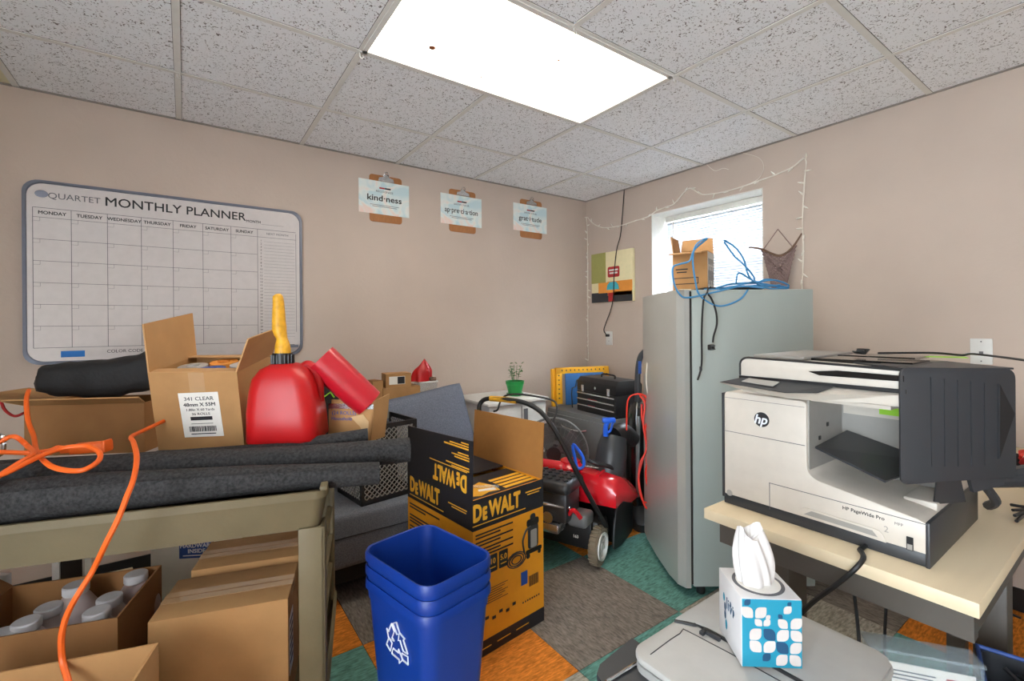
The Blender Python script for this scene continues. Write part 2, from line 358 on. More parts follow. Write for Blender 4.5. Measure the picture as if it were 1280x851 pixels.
for k in range(n):
    z = WZ0+.045+k*(WZ1-.06-WZ0-.05)/(n-1); b.box((.0275, WY1-WY0-.05, .0012), (3.165, (WY0+WY1)/2, z), rot=(0, -.96, 0))
b.build('slats', t, smooth=False)
b = MB(wire_w)
for y in (WY0+.12, (WY0+WY1)/2, WY1-.12): b.cyl((3.165, y, WZ0+.03), (3.165, y, WZ1-.03), .001, n=5)
b.build('ladder_cord', t)
MB(wire_w).cyl((3.135, WY1-.1, WZ1-.03), (3.13, WY1-.1, 1.72), .004, n=8).build('tilt_wand', t)

nt = blind_m.node_tree; pb = nt.nodes['Principled BSDF']; tl = nt.nodes.new('ShaderNodeBsdfTranslucent'); mx = nt.nodes.new('ShaderNodeMixShader'); mx.inputs[0].default_value = .035
tl.inputs[0].default_value = (.9, .93, 1, 1); nt.links.new(pb.outputs[0], mx.inputs[1]); nt.links.new(tl.outputs[0], mx.inputs[2]); nt.links.new(mx.outputs[0], nt.nodes['Material Output'].inputs[0])
# ================================================================== WALL THINGS
# ceiling hooks
hk = None
for n_, (x, y, lb) in enumerate([(1.81, 1.28, 'small white hook on the ceiling grid at the near right corner of the light panel'), (1.2, 1.28, 'small white hook on the ceiling grid halfway along the near side of the light panel'),
        (1.81, 1.89, 'small white hook on the ceiling grid at the far right corner of the light panel'), (2.42, 1.28, 'small white hook on the ceiling grid in front of the window'),
        (2.42, 2.5, 'small white hook on the ceiling grid closest to the room corner'), (.59, 1.89, 'small white hook on the ceiling grid at the far left corner of the light panel'),
        (-.02, 2.5, 'small white hook on the ceiling grid above the white planner board'), (1.2, 2.5, 'small white hook on the ceiling grid above the leftmost clipboard')]):
    if hk is None:
        b = MB(white_pl); b.box((.02, .02, .003), (0, 0, -.0015), bev=.001)
        b.tube([(0, 0, -.002), (0, 0, -.016), (.006, 0, -.024), (.013, 0, -.018), (.011, 0, -.012)], .0016, n=6)
        hk = b.build('ceiling_hook'); o = hk
    else: o = hk.copy(); COL.objects.link(o)
    o.location = (x, y, CH-.004-.024-.0016); tag(o, lb, 'hook', 'hooks on the ceiling grid')
# planner board
t = thing('planner_board', 'large white dry-erase monthly planner board with gray frame on the left wall', 'whiteboard', (-.013, RY1, 1.107)); yb = RY1
WBW, WBH = 1.2, .868
FM = face((-.013, yb, 1.107+WBH/2), XP, ZP)   # x right, y up, z toward the room
MB(board_m, M=FM).prism(rr2(WBW-.02, WBH-.02, .05), .0, .013).build('panel', t)
b = MB(board_frame, M=FM); lo = rrect(WBW, WBH, .06, 6)
b.loft([[(x*s1, y*s2, z) for x, y, _ in lo] for s1, s2, z in ((1, 1, 0), (1, 1, .018), (1-.012/WBW*2, 1-.012/WBH*2, .021), (1-.03/WBW, 1-.03/WBH, .0125))], cap0=False, cap1=False)
b.build('frame', t)
b = MB(ink_g, M=FM @ T(0, 0, .0132)); gx0, gx1, gy0, gy1 = -.565, .36, -.355, .305; cw = (gx1-gx0)/7
rects = []
for k in range(8): rects.append((gx0+k*cw, (gy0+gy1)/2, .0022, gy1-gy0))
rects.append(((gx0+.565)/2, gy1, 1.13, .0022)); hh = .045; rects.append((0, gy1-hh, 1.13, .0018)); rects.append(((gx0+gx1)/2, gy0, gx1-gx0, .002))
rects.append((.565, 0, .002, gy1*2-.02))
for k in range(1, 6): rects.append(((gx0+gx1)/2, gy1-hh-(gy1-hh-gy0)*k/6, gx1-gx0, .0018))
for k in range(7):
    for j in range(6):
        x = gx0+k*cw; y = gy1-hh-(gy1-hh-gy0)*j/6; rects += [(x+.012, y-.018, .024, .0009), (x+.024, y-.009, .0009, .018)]
for k in range(31): rects.append((.475, .235-k*.0186, .165, .0009))
rects.append((.44, .335, .12, .0012))
b.bars(rects, Matrix()); b.build('printed_grid', t, smooth=False)
b = MB(ink, ink_g, M=FM @ T(0, 0, .0133))
b.text('MONTHLY PLANNER', .062, T(-.005, .365, 0), bold=.0006, sx=1.05); b.text('QUARTET', .04, T(-.42, .365, 0), m=1, sx=1.05)
for k, d in enumerate('MONDAY TUESDAY WEDNESDAY THURSDAY FRIDAY SATURDAY SUNDAY'.split()): b.text(d, .022, T(gx0+(k+.5)*cw, gy1-.023, 0), bold=.0005)
b.text('MONTH', .02, T(.34, .345, 0), bold=.0004); b.text('NEXT MONTH', .018, T(.465, gy1-.023, 0), m=1); b.text('COLOR CODE', .022, T(-.235, -.38, 0), m=0)
for k in range(31): b.text(str(k+1), .0145, T(.378, .2395-k*.0186, 0))
b.build('lettering', t, smooth=False)
MB(board_frame, M=FM @ T(0, 0, .0134)).ball((-.535, .37, 0), .02, sc=(1.15, .85, .05)).build('logo_ball', t)
b = MB(board_frame, M=FM); b.box((.16, .006, .035), (.49, -.385, .03)); b.box((.16, .014, .003), (.49, -.379, .047)); b.build('pen_tray', t, smooth=False)
tag(MB(tape_blue, M=FM).box((.085, .03, .001), (-.43, -.387, .0145)).build('blue_tape', smooth=False), 'short strip of blue painter tape at the bottom of the planner board', 'tape')
for nm, lb, c1, dy, dz in (('marker', 'pink marker with black cap lying in the planner board tray', pink, 0, .030), ('marker', 'gray marker lying in the tray in front of the pink one', hp_g, .0, .0425)):
    t = thing(nm, lb, 'marker', tuple(FM @ Vector((.49, -.3815+.0045, dz)))); M = FM @ T(.49, -.3815+.0055, dz-.004)
    MB(c1, M=M).cyl((-.06, 0, 0), (.02, 0, 0), .0052, n=12).build('barrel', t); MB(blk, M=M).cyl((.02, 0, 0), (.06, 0, 0), .0057, n=12).build('cap', t)
# clipboards and word signs
for x, z0, word, sub, lbs, bx in ((1.11, 2.135, 'kind·ness', 'RECOGNIZE', ('wooden clipboard holding the kind-ness sign, leftmost of three on the wall', 'pastel paper sign reading kind-ness, clipped to the leftmost clipboard'), .0),
                     (1.703, 2.132, 'ap·pre·ci·a·tion', 'SHOW YOUR', ('wooden clipboard holding the ap-pre-ci-a-tion sign in the middle', 'pastel paper sign reading ap-pre-ci-a-tion, on the middle clipboard'), 0),
                     (2.354, 2.155, 'grat·i·tude', 'SHOW YOUR', ('wooden clipboard holding the grat-i-tude sign, nearest the corner', 'pastel paper sign reading grat-i-tude, nearest the room corner'), 0)):
    FM = face((x+.01, RY1, z0), XP, ZP)
    t = thing('clipboard', lbs[0], 'clipboard', (x+.01, RY1, z0-.15), group='clipboards on the wall')
    MB(wood_m, M=FM).prism(rr2(.226, .316, .02), .0, .005, bev=.0008).build('board', t)
    b = MB(chrome, M=FM); b.prism([(-.055, .118), (.055, .118), (.05, .14), (.022, .148), (.018, .165), (-.018, .165), (-.022, .148), (-.05, .14)], .008, .013, bev=.001)
    b.tube([(-.017, .15, .012), (-.014, .172, .02), (0, .18, .022), (.014, .172, .02), (.017, .15, .012)], .0022); b.cyl((-.05, .12, .011), (.05, .12, .011), .004, n=10)
    b.build('clip', t)
    s = thing('paper_sign', lbs[1], 'sign', (x, RY1-.006, z0-.12), group='word signs on the wall')
    MB(sign_m, M=FM).box((.35, .222, .0012), (-.01, .005, .0062)).build('sheet', s, smooth=False)
    b = MB(ink, ink_g, redp, M=FM @ T(-.01, .005, .0069)); bo_ = .0011 if len(word) < 10 else .0006; wd = {9: 1.28, 16: .92, 11: 1.12}[len(word)]
    b.text(word, .055, T(0, -.005, 0), bold=bo_, sx=wd*.93); b.text(sub, .018, T(0, .042, 0), m=1, sx=1.2)
    b.bars([(-.018, .066, .036, .01)], Matrix(), m=2); b.bars([(.022, .066, .042, .01)], Matrix(), m=0)
    b.bars([(0, -.05, .2, .003), (0, -.06, .17, .003)], Matrix(), m=1); b.build('lettering', s, smooth=False)
# picture on the right wall: a plain block print
t = thing('wall_picture', 'small square canvas print of coloured blocks on the wall beside the window', 'picture', (RX1, 2.735, 1.46))
FM = face((RX1, 2.735, 1.68), (0, -1, 0), ZP); MB(peach, M=FM).box((.46, .43, .035), (0, 0, .018), bev=.004).build('canvas', t)
b = MB(olive, org_p, redp, teal_p, dkgray, M=FM @ T(0, 0, .0355))
b.box((.17, .26, .001), (-.145, .085, 0), m=0); b.box((.27, .12, .001), (.095, -.1, 0), m=1); b.box((.19, .09, .001), (-.05, -.09, .001), m=1)
b.box((.46, .085, .001), (0, -.172, 0), m=4); b.prism(rr2(.13, .09, .015), 0, .0015, m=2, M=T(.03, .04, 0)); b.prism([(-.07, -.03), (.07, -.03), (.06, .01), (.035, .035), (-.035, .035), (-.06, .01)], 0, .003, m=3, M=T(.02, -.08, 0)); b.box((.06, .09, .0016), (.0, -.165, 0), m=2)
b.build('printed_blocks', t, smooth=False)
b = MB(paper, M=FM @ T(0, 0, .0375)); b.bars([(.03, .055, .1, .014), (.03, .03, .09, .014)], Matrix()); b.build('printed_banner', t, smooth=False)
def plate(name, label, y, z, kind):
    t = thing(name, label, 'outlet', (RX1, y, z-.06)); FM = face((RX1, y, z), (0, -1, 0), ZP)
    MB(white_pl, M=FM).box((.074, .118, .006), (0, 0, .003), bev=.002).build('plate', t); b = MB(ink_g, M=FM)
    if kind: b.box((.014, .012, .002), (0, -.006, .0065)); b.cyl((0, .045, .006), (0, .045, .0075), .003, n=8); b.cyl((0, -.045, .006), (0, -.045, .0075), .003, n=8)
    else:
        for yy in (-.025, .025):
            for xx in (-.006, .006): b.box((.002, .009, .002), (xx, yy, .0062))
    b.build('socket', t); return t
plate('wall_outlet', 'white power outlet low on the right wall near the corner', 2.79, 1.155, 0)
plate('phone_jack', 'white phone jack plate on the right wall above the black printer guard', .498, 1.14, 1)
b = MB(blk); b.tube([(2.985, 2.60, 2.39), (2.985, 2.62, 2.2), (2.985, 2.645, 2.02), (2.955, 2.66, 1.9), (2.955, 2.69, 1.7), (2.955, 2.70, 1.52), (2.965, 2.74, 1.4), (2.985, 2.82, 1.28), (2.985, 2.84, 1.22), (2.98, 2.80, 1.18)], .0042, n=6)
b.box((.03, .025, .022), (2.976, 2.79, 1.18), bev=.004)
tag(b.build('power_cord'), 'thin black cord hanging from the ceiling over the picture to the outlet', 'cord')
# string lights
t = thing('string_lights', 'white string of mini lights draped from the corner over the window', 'string lights', (2.97, 2.2, 2.1)); pts = []
X_ = 2.985
path = [(3.035, .95), (3.035, 1.3), (3.035, 1.7), (3.035, 2.1), (3.04, 2.245), (2.98, 2.19), (2.9, 2.14), (2.8, 2.11), (2.65, 2.10), (2.5, 2.11), (2.36, 2.12), (2.28, 2.15), (2.2, 2.16), (2.12, 2.17), (2.03, 2.24), (1.98, 2.25), (1.9, 2.19), (1.8, 2.17), (1.7, 2.165), (1.6, 2.17), (1.5, 2.18), (1.4, 2.19), (1.3, 2.21), (1.225, 2.24), (1.235, 2.1), (1.245, 1.9), (1.24, 1.7), (1.25, 1.5), (1.25, 1.42)]
P3 = [Vector((X_, y, z)) for y, z in path]; b = MB(wire_w); b.tube(P3, .003, n=5, k=5); b.tube([p+Vector((0, .006*math.sin(i*2), .004)) for i, p in enumerate(P3)], .0018, n=5, k=5); b.build('wire', t)
b = MB(bulb_m, wire_w); b.cyl((0, 0, 0), (0, 0, .016), .0055, n=7, m=1); b.cyl((0, 0, .016), (0, 0, .036), .0055, .0015, n=7)
bp = None; L = []
for p, q in zip(P3, P3[1:]):
    n = max(1, int((q-p).length/.055)); L += [p.lerp(q, i/n) for i in range(n)]
for i, p in enumerate(L[:98]):
    if bp is None: bp = b.build('bulb', t); o = bp; 
    else: o = bp.copy(); COL.objects.link(o); o.parent = t
    o.matrix_local = WM[t].inverted() @ T(*p) @ Euler((random.uniform(-2.6, 2.6), random.uniform(-.9, -.2), 0)).to_matrix().to_4x4(); o.data = bp.data
bm_ = bp.data; bm_.transform(WM[t])
b = MB(wire_w)
b.tube([(2.992, 1.86, 2.39), (2.992, 1.80, 2.33), (2.992, 1.74, 2.33), (2.992, 1.70, 2.31)], .0018, n=5); b.tube([(2.992, 1.6, 2.39), (2.992, 1.50, 2.33), (2.992, 1.47, 2.26), (2.992, 1.50, 2.2), (2.992, 1.56, 2.18)], .0015, n=5)
tag(b.build('loose_white_wire'), 'loose white wire trailing down from the ceiling above the window', 'wire')
# macrame
t = thing('macrame_hanging', 'mauve knotted macrame hanging on a branch beside the window', 'wall hanging', (2.96, 1.37, 1.45))
MB(stick_m).tube([(2.95, 1.545, 1.762), (2.95, 1.47, 1.742), (2.95, 1.40, 1.70), (2.95, 1.35, 1.685), (2.95, 1.29, 1.72), (2.95, 1.235, 1.80)], [.005, .006, .007, .008, .007, .004]).build('branch', t)
MB(macr).tube([(2.955, 1.455, 1.74), (2.965, 1.375, 1.85), (2.955, 1.285, 1.725)], .003, k=1).build('hanging_cord', t)
b = MB(macr)
def mc(u, v):  # u across, v down
    y = 1.47+(1.265-1.47)*u; cy = 1.365; yy = cy+(y-cy)*(1-.72*v); return Vector((2.955, yy, (1.735-.05*math.sin(u*PI))*(1-v)+(1.43)*v))
for k in range(9):
    for s_ in (1, -1):
        pts = []
        for i in range(13):
            v = i/12; u = k/8+s_*v*1.6; u = abs(((u+1) % 2)-1) if not 0 <= u <= 1 else u; u = max(0, min(1, u)); pts.append(mc(u, v))
        b.tube(pts, .0048, n=5, k=2)
b.build('knotted_net', t)

# ================================================================== FRIDGE
C0 = Vector((1.93, 1.28, 0)); Sd = Vector((.814, -.581, 0)); Lf = Vector((.581, .814, 0))
FR = face(C0, Sd, Lf)  # local x = toward the back of the fridge, y = across, z up
t = thing('refrigerator', 'tall silver upright freezer with a smooth door', 'refrigerator', M=FR); FH = 1.435
MB(fridge_side, M=FR).box2((0.0, 0, .05), (.565, .605, FH), bev=.006).build('body', t)
MB(seam_m, M=FR).box2((-.012, .006, .06), (.002, .595, FH-.006)).build('door_gasket', t)
b = MB(fridge_m, M=FR); prof = [(-.012, 0), (-.035, 0), (-.062, .035), (-.075, .12), (-.08, .3), (-.075, .5), (-.064, .595), (-.04, .61), (-.012, .61)]
b.loft([[(x, y, .045) for x, y in prof], [(x, y, FH) for x, y in prof]]); b.build('door', t, angle=25)
MB(desk_m, M=FR).box2((-.055, .004, FH), (.0, .605, FH+.004)).build('top_trim', t)
b = MB(blk, M=FR)
for x, y in ((.05, .05), (.5, .05), (.05, .55), (.5, .55)): b.cyl((x, y, 0), (x, y, .055), .02, n=12)
b.build('feet', t)
def on_fridge(x, y, z=0): return FR @ Vector((x, y, FH+.0045+z))
# box on fridge
bxM = T(*at(867, 362, 2.42)) ; bxM = T(bxM.translation.x, bxM.translation.y, FH+.016) @ RZ(-1.22)
def open_carton(name, label, M, W, D, H, flaps, ms=(card, card_in), th=.005, cat='box', bottom=True, group=None):
    """carton, origin bottom centre; flaps: list of (side, length, angle from vertical outward, inset)"""
    t = thing(name, label, cat, M=M, group=group); b = MB(ms[0], ms[1], M=M)
    if bottom: b.box2((-W/2, -D/2, 0), (W/2, D/2, th))
    b.box2((-W/2, -D/2, th), (W/2, -D/2+th, H)); b.box2((-W/2, D/2-th, th), (W/2, D/2, H))
    b.box2((-W/2, -D/2+th, th), (-W/2+th, D/2-th, H)); b.box2((W/2-th, -D/2+th, th), (W/2, D/2-th, H))
    b.build('carton_body', t, smooth=False)
    for f in flaps:
        side, ln, ang = f[:3]; sk = f[3] if len(f) > 3 else .008
        if side in 'FB':
            hw = W/2; sg = -1 if side == 'F' else 1; base = T(0, sg*(D/2-th/2), H) @ RX(-sg*ang)
            poly = [(-hw, 0), (hw, 0), (hw-sk, ln), (-hw+sk, ln)]; MM = base @ face((0, 0, 0), XP, ZP)
        else:
            hw = D/2; sg = -1 if side == 'L' else 1; base = T(sg*(W/2-th/2), 0, H) @ RY(sg*ang)
            poly = [(-hw, 0), (hw, 0), (hw-sk, ln), (-hw+sk, ln)]; MM = base @ face((0, 0, 0), YP, ZP)
        MB(ms[1], M=M).prism(poly, -th/2, th/2, M=MM).build('flap', t, smooth=False)
    return t
t = open_carton('cardboard_box', 'open brown and gray moving box on top of the fridge', bxM, .17, .15, .19, (('L', .09, .15), ('F', .1, 1.75), ('B', .09, .2), ('R', .09, -1.45)))
b = MB(paper, ink, M=bxM); Fd = face((0, -.0755, .0), XP, ZP); b.text('UHAUL', .03, Fd @ T(-.0, .06, 0), m=1, ext=.0004) if False else None
b.bars([(-.02, .03, .12, .004), (-.02, .06, .12, .004), (-.08, .045, .004, .034), (.04, .045, .004, .034), (-.04, .09, .05, .006), (-.04, .105, .06, .006)], Fd, m=1)
Fs = face((.0855, 0, 0), YP, ZP); b.bars([(0, .095, .148, .186)], Fs, m=0)
for i in range(6): b.bars([(-.055+i*.02, .06+.02*(i % 2), .007, .07), (-.055+i*.02, .14, .007, .03)], Fs @ T(0, 0, .0007), m=1)
b.build('printing', t, smooth=False)
MB(blk, M=T(*on_fridge(.2, .13)) @ RZ(-.62)).box2((-.12, -.08, 0), (.16, .06, .0115), bev=.003).build('x') ; o = bpy.data.objects['x']; o.name = 'network_switch'; o.data.name = 'network_switch'; tag(o, 'flat black network device lying on top of the fridge', 'device')
zt = 1.28+.172
b = MB(blue_cab)
def pt(l, d, dd=0): return [at(x, y, d+(dd*i)) for i, (x, y) in enumerate(l)]
b.tube(pt([(955, 360), (925, 358), (890, 366), (860, 372), (850, 368), (843, 355), (841, 335), (850, 330), (862, 326), (868, 312), (884, 298), (870, 306), (866, 325), (869, 350), (874, 368), (890, 380), (905, 382), (925, 374), (935, 362)], 2.1), .0042, n=6)
b.tube(pt([(905, 300), (920, 310), (930, 325), (935, 343), (945, 352), (968, 350), (986, 357), (970, 361), (950, 358), (948, 353), (960, 349), (980, 353)], 2.18), .0042, n=6)
b.tube(pt([(905, 302), (918, 320), (932, 333), (943, 350), (925, 356), (900, 361), (880, 362)], 2.2), .0042, n=6)
b.tube(pt([(920, 355), (923, 341), (935, 347), (945, 353), (955, 358), (975, 356)], 2.16), .0038, n=6)
b.tube(pt([(895, 360), (915, 355), (950, 354), (978, 360), (985, 359), (960, 356), (930, 358)], 2.2), .0042, n=6)
tag(b.build('ethernet_cable'), 'tangled blue network cable draped over the top of the fridge', 'cable')
b = MB(blk)
b.tube(pt([(884, 366), (880, 372), (878, 390), (877, 420), (877, 455), (872, 475)], 2.1), .0045, n=6)
b.tube(pt([(884, 366), (890, 375), (895, 390), (896, 405), (892, 420), (891, 428)], 2.1), .0045, n=6); p = at(889, 434, 2.1); b.box((.03, .022, .026), p, bev=.005); b.box((.004, .02, .004), p+Vector((-.01, -.015, .008)), rot=(0, 0, .6)); b.box((.004, .02, .004), p+Vector((-.01, -.015, -.008)), rot=(0, 0, .6))
b.cyl(at(876, 463, 2.1), at(876, 458, 2.1), .006, n=8)
b.tube([at(884, 366, 2.1), at(886, 358, 2.2), at(890, 361, 2.3)], .004, n=6)
tag(b.build('appliance_cord'), 'black power cord with plug hanging down the side of the fridge', 'cord')

# ================================================================== DESK
t = thing('desk', 'light wood laminate desk under the large office printer', 'desk', (1.6, .49, 0))
DZ = .74
MB(desk_m).box2((1.235, .21, DZ-.03), (2.2, .785, DZ), bev=.002).build('desk_top', t)
MB(desk_fr).box2((1.275, .225, DZ-.1), (1.31, .76, DZ-.03)).box2((1.31, .225, DZ-.09), (2.1, .25, DZ-.03)).box2((1.31, .735, DZ-.09), (2.1, .76, DZ-.03)).build('desk_frame', t, smooth=False)
for y in (.615,): MB(desk_fr).box2((1.33, y-.02, .03), (1.44, y+.075, DZ-.09), bev=.004).build('leg', t)
MB(desk_fr).box2((1.25, .6, 0), (1.95, .69, .03), bev=.006).build('foot', t)
MB(desk_fr).box2((1.85, .26, .0), (1.93, .33, DZ-.09), bev=.004).build('leg', t)
t = thing('side_table', 'light laminate table top behind the desk against the right wall', 'table', (2.6, .1, 0))
MB(desk_m).box2((2.25, -.9, .70), (2.95, .55, .73), bev=.002).build('table_top', t)
for x, y in ((2.3, -.8), (2.9, -.8), (2.3, .45), (2.9, .45)): MB(desk_fr).box2((x-.025, y-.025, 0), (x+.025, y+.025, .70)).build('leg', t)
MB(desk_fr).box2((2.275, -.85, .60), (2.30, .5, .70)).build('apron', t, smooth=False)
# ------------------------------------------------------------------ office printer
PM = face((1.32, .773, DZ), (0, -1, 0), (1, 0, 0)); PM = Matrix(((0, 1, 0, 1.32), (-1, 0, 0, .773), (0, 0, 1, DZ), (0, 0, 0, 1)))
t = thing('office_printer', 'large white office printer with black side guard on the laminate desk', 'printer', M=PM); PD = .44
FP = PM @ Matrix(((1, 0, 0, 0), (0, 0, -1, 0), (0, 1, 0, 0), (0, 0, 0, 1)))   # x across, y up, z out of the front
def curve(p0, p1, p2, n=7): return [((1-u)**2*p0[0]+2*u*(1-u)*p1[0]+u*u*p2[0], (1-u)**2*p0[1]+2*u*(1-u)*p1[1]+u*u*p2[1]) for u in [i/n for i in range(n+1)]]
poly = [(.003, .03)]+curve((.003, .32), (.003, .336), (.018, .336), 4)+curve((.215, .334), (.228, .334), (.228, .322), 4)+curve((.228, .17), (.228, .135), (.27, .132))+[(.45, .104), (.466, .098), (.466, .03)]
b = MB(hp_w, M=FP); b.prism(poly, -PD, 0, bev=.003); b.build('body', t, angle=30)
b = MB(dkgray, M=PM); b.box2((-.002, .004, 0), (.47, PD, .03), bev=.003); b.box2((.464, .0, 0), (.472, PD, .10), bev=.002); b.box2((-.004, -.001, .02), (.0025, .02, .33), bev=.001)
b.build('base', t)
b = MB(ink_g, M=FP); b.bars([(.114, .218, .222, .0016), (.3, .096, .335, .0015), (.134, .06, .0015, .074), (.114, .318, .22, .001)], T(0, 0, .0002)); b.build('panel_gap', t, smooth=False)
b = MB(hp_w, hp_g, M=FP)
b.prism([(.205, .034)]+curve((.215, .052), (.22, .058), (.235, .058), 4)+curve((.375, .055), (.392, .054), (.396, .03), 4), 0, .004, bev=.0015); b.prism([(.222, .04), (.24, .053), (.37, .05), (.38, .038)], .004, .0046, m=1)
b.build('tray_grip', t)
b = MB(blk, hp_g, M=FP); b.box((.012, .03, .002), (.438, .044, .001)); b.box((.009, .012, .002), (.438, .037, .0018), m=1); b.build('paper_gauge', t, smooth=False)
b = MB(ink, white_ink, M=FP); b.cyl((.114, .268, 0), (.114, .268, .0015), .0205, n=36); b.text('hp', .036, T(.1135, .2675, .0017) @ Matrix(((1, .25, 0, 0), (0, 1, 0, 0), (0, 0, 1, 0), (0, 0, 0, 1))), m=1, bold=.0007)
b.build('badge', t)
b = MB(ink, ink_g, hp_g, M=FP); b.text('HP PageWide Pro', .0115, T(.35, .083, .0), bold=.0002, sx=1.0, ext=.0003); b.text('MFP', .009, T(.418, .08, .0), m=1, ext=.0003); b.text('2', .02, T(.395, .06, .0), m=2, ext=.0002); b.build('lettering', t, smooth=False)
b = MB(hp_g, M=FP); b.cyl((.018, .035, 0), (.018, .035, .0004), .009, n=20); b.build('sticker', t)
# recess behind the output slot
b = MB(hp_g, M=PM); b.box2((.226, .22, .12), (.47, .235, .345)); b.box2((.226, .01, .14), (.231, .23, .34)); b.build('output_recess', t, smooth=False)
b = MB(hp_w, blk, M=PM)
b.box2((.235, .2195, .28), (.43, .219, .335), m=0)
b.box((.01, .004, .012), (.25, .218, .2), m=1); b.box((.003, .01, .01), (.232, .07, .23), m=1); b.box((.003, .01, .01), (.232, .12, .26), m=1)
b.build('recess_detail', t, smooth=False)
MB(lime, M=PM).box((.12, .002, .02), (.38, .216, .3)).build('green_note', t, smooth=False)
# paper catch: thin tray that turns up into the tall guard
b = MB(dkgray, M=PM)
b.quad((.25, -.004, .222), (.25, .2, .236), (.44, .2, .19), (.40, -.02, .178), th=.005)
b.build('catch_tray', t, smooth=False)
A0, B0 = Vector((.425, -.008, 0)), Vector((.578, .18, 0)); gd = (B0-A0); gl = gd.length
GM = PM @ face(A0, gd, ZP)
b = MB(dkgray, M=GM)
gp = curve((0, .19), (0, .176), (.014, .174), 4)+[(.15, .186)]+curve((gl-.012, .19), (gl, .19), (gl, .2), 4)+curve((gl, .41), (gl, .432), (gl-.02, .435), 5)+curve((.02, .437), (0, .437), (0, .415), 5)
b.prism(gp, -.006, .0, bev=.0015)
for k in range(5): b.box((.0022, .2-.004*k, .0022), (.065+k*.028, .315-.001*k, .0008))
b.prism([(.205, .40), (.238, .335), (.203, .235)], 0, .003, m=0); b.build('side_guard', t)
MB(blk, M=GM).prism([(.207, .398), (.236, .335), (.205, .237)], .003, .0036).build('guard_arrow', t, smooth=False)
b = MB(dkgray, M=PM); b.box2((.44, .0, .432), (.6, .2, .437)) if False else None
b.quad((.425, -.002, .432), (.575, .178, .432), (.44, .30, .432), (.30, .10, .432), th=.004); b.box2((.36, .03, .425), (.43, .22, .437))
b.build('guard_top', t, smooth=False)
MB(dkgray, M=GM).prism([(.165, .188), (gl, .19), (gl-.003, .168), (.175, .150)], -.035, -.025).build('guard_skirt', t, smooth=False)
b = MB(dkgray, M=PM); b.quad((.47, .07, .19), (.5, .11, .19), (.5, .16, .12), (.455, .11, .112), th=.004)
b.build('guard_bracket', t, smooth=False)
b = MB(hp_w, M=PM); b.box2((.42, .25, .09), (.462, PD, .2), bev=.004); b.box2((.40, .1, .09), (.463, PD, .118), bev=.004); b.build('side_block', t)
# scanner
b = MB(hp_w, M=PM); b.box2((.045, .012, .343), (.42, PD, .378), bev=.006); b.box2((.05, .02, .334), (.40, PD-.02, .345)); b.build('scanner_bed', t)
b = MB(hp_w, M=FP); lid = [(.052, .385)]+curve((.052, .42), (.054, .437), (.075, .438), 5)+[(.43, .428), (.432, .385)]
b.prism(lid, -PD+.01, -.004, bev=.002); b.build('scanner_lid', t, angle=30)
b = MB(blk, M=FP); pts = [(.051, .388)]+curve((.051, .42), (.054, .439), (.076, .44), 5)+[(.25, .436), (.43, .43)]; b.tube([(x, y, -.004) for x, y in pts], .0032, n=6, k=1)
b.box((.385, .009, .012), (.242, .3825, -.006)); b.build('lid_seal', t)
b = MB(blk_gloss, hp_g, M=PM); b.box2((.2, .10, .432), (.42, .24, .441)); b.box2((.12, .28, .436), (.38, .41, .442), m=0); b.prism([(.235, .413), (.26, .405), (.43, .405), (.43, .418), (.3, .42)], .0025, .0035, M=Matrix(((1, 0, 0, 0), (0, 0, -1, 0), (0, 1, 0, 0), (0, 0, 0, 1))))
b.build('document_feeder', t, smooth=False)
MB(hp_g, M=PM).box2((.06, .06, .437), (.2, .4, .446), bev=.003).build('feeder_cover', t)
b = MB(hp_w, dkgray, M=PM); cp = [(.02, -.045, .366), (.06, -.02, .385), (.27, -.006, .39), (.33, .0, .38), (.24, -.04, .36), (.2, -.05, .352)]
b.loft([[(.018, -.05, .367), (.2, -.052, .356), (.27, -.035, .362), (.42, -.004, .373), (.42, .02, .381), (.06, .02, .381)], [(.05, -.012, .35), (.19, -.014, .338), (.27, -.012, .342), (.42, .0, .352), (.42, .03, .35), (.06, .03, .345)]][::-1])
b.quad((.02, -.049, .3675), (.2, -.051, .357), (.268, -.034, .363), (.30, .008, .3835), (.065, .01, .3825), m=1, th=.0015)
b.build('control_panel', t, smooth=False)
MB(hp_g, M=PM).quad((.075, -.033, .373), (.16, -.034, .368), (.168, -.012, .378), (.085, -.012, .3815), th=.002).build('touch_screen', t, smooth=False)
b = MB(blk); p = (1.6, .53, DZ+.446+.008)
for k in range(5): b.tube([Vector((1.56+.02*math.cos(a+k)*1.6, .5+.018*math.sin(a*1.3+k), DZ+.452+.004*k*.6)) for a in [i*.9 for i in range(7)]], .0022, n=5)
tag(b.build('coiled_black_cable'), 'small coil of thin black cable on top of the office printer', 'cable')
o = MB(blk).tube([(1.62, .48, DZ+.45), (1.7, .38, DZ+.452), (1.75, .33, DZ+.446), (1.72, .30, DZ+.452), (1.62, .2, DZ+.447), (1.6, .17, DZ+.44)], .003, n=6).build('thin_cable'); tag(o, 'thin black cable running over the printer top to the right', 'cable')
tag(MB(lime, M=T(1.73, .36, DZ+.4405) @ RZ(.3)).box((.05, .09, .001), (0, 0, 0)).build('sticky_note', smooth=False), 'bright green note lying on top of the office printer', 'note')
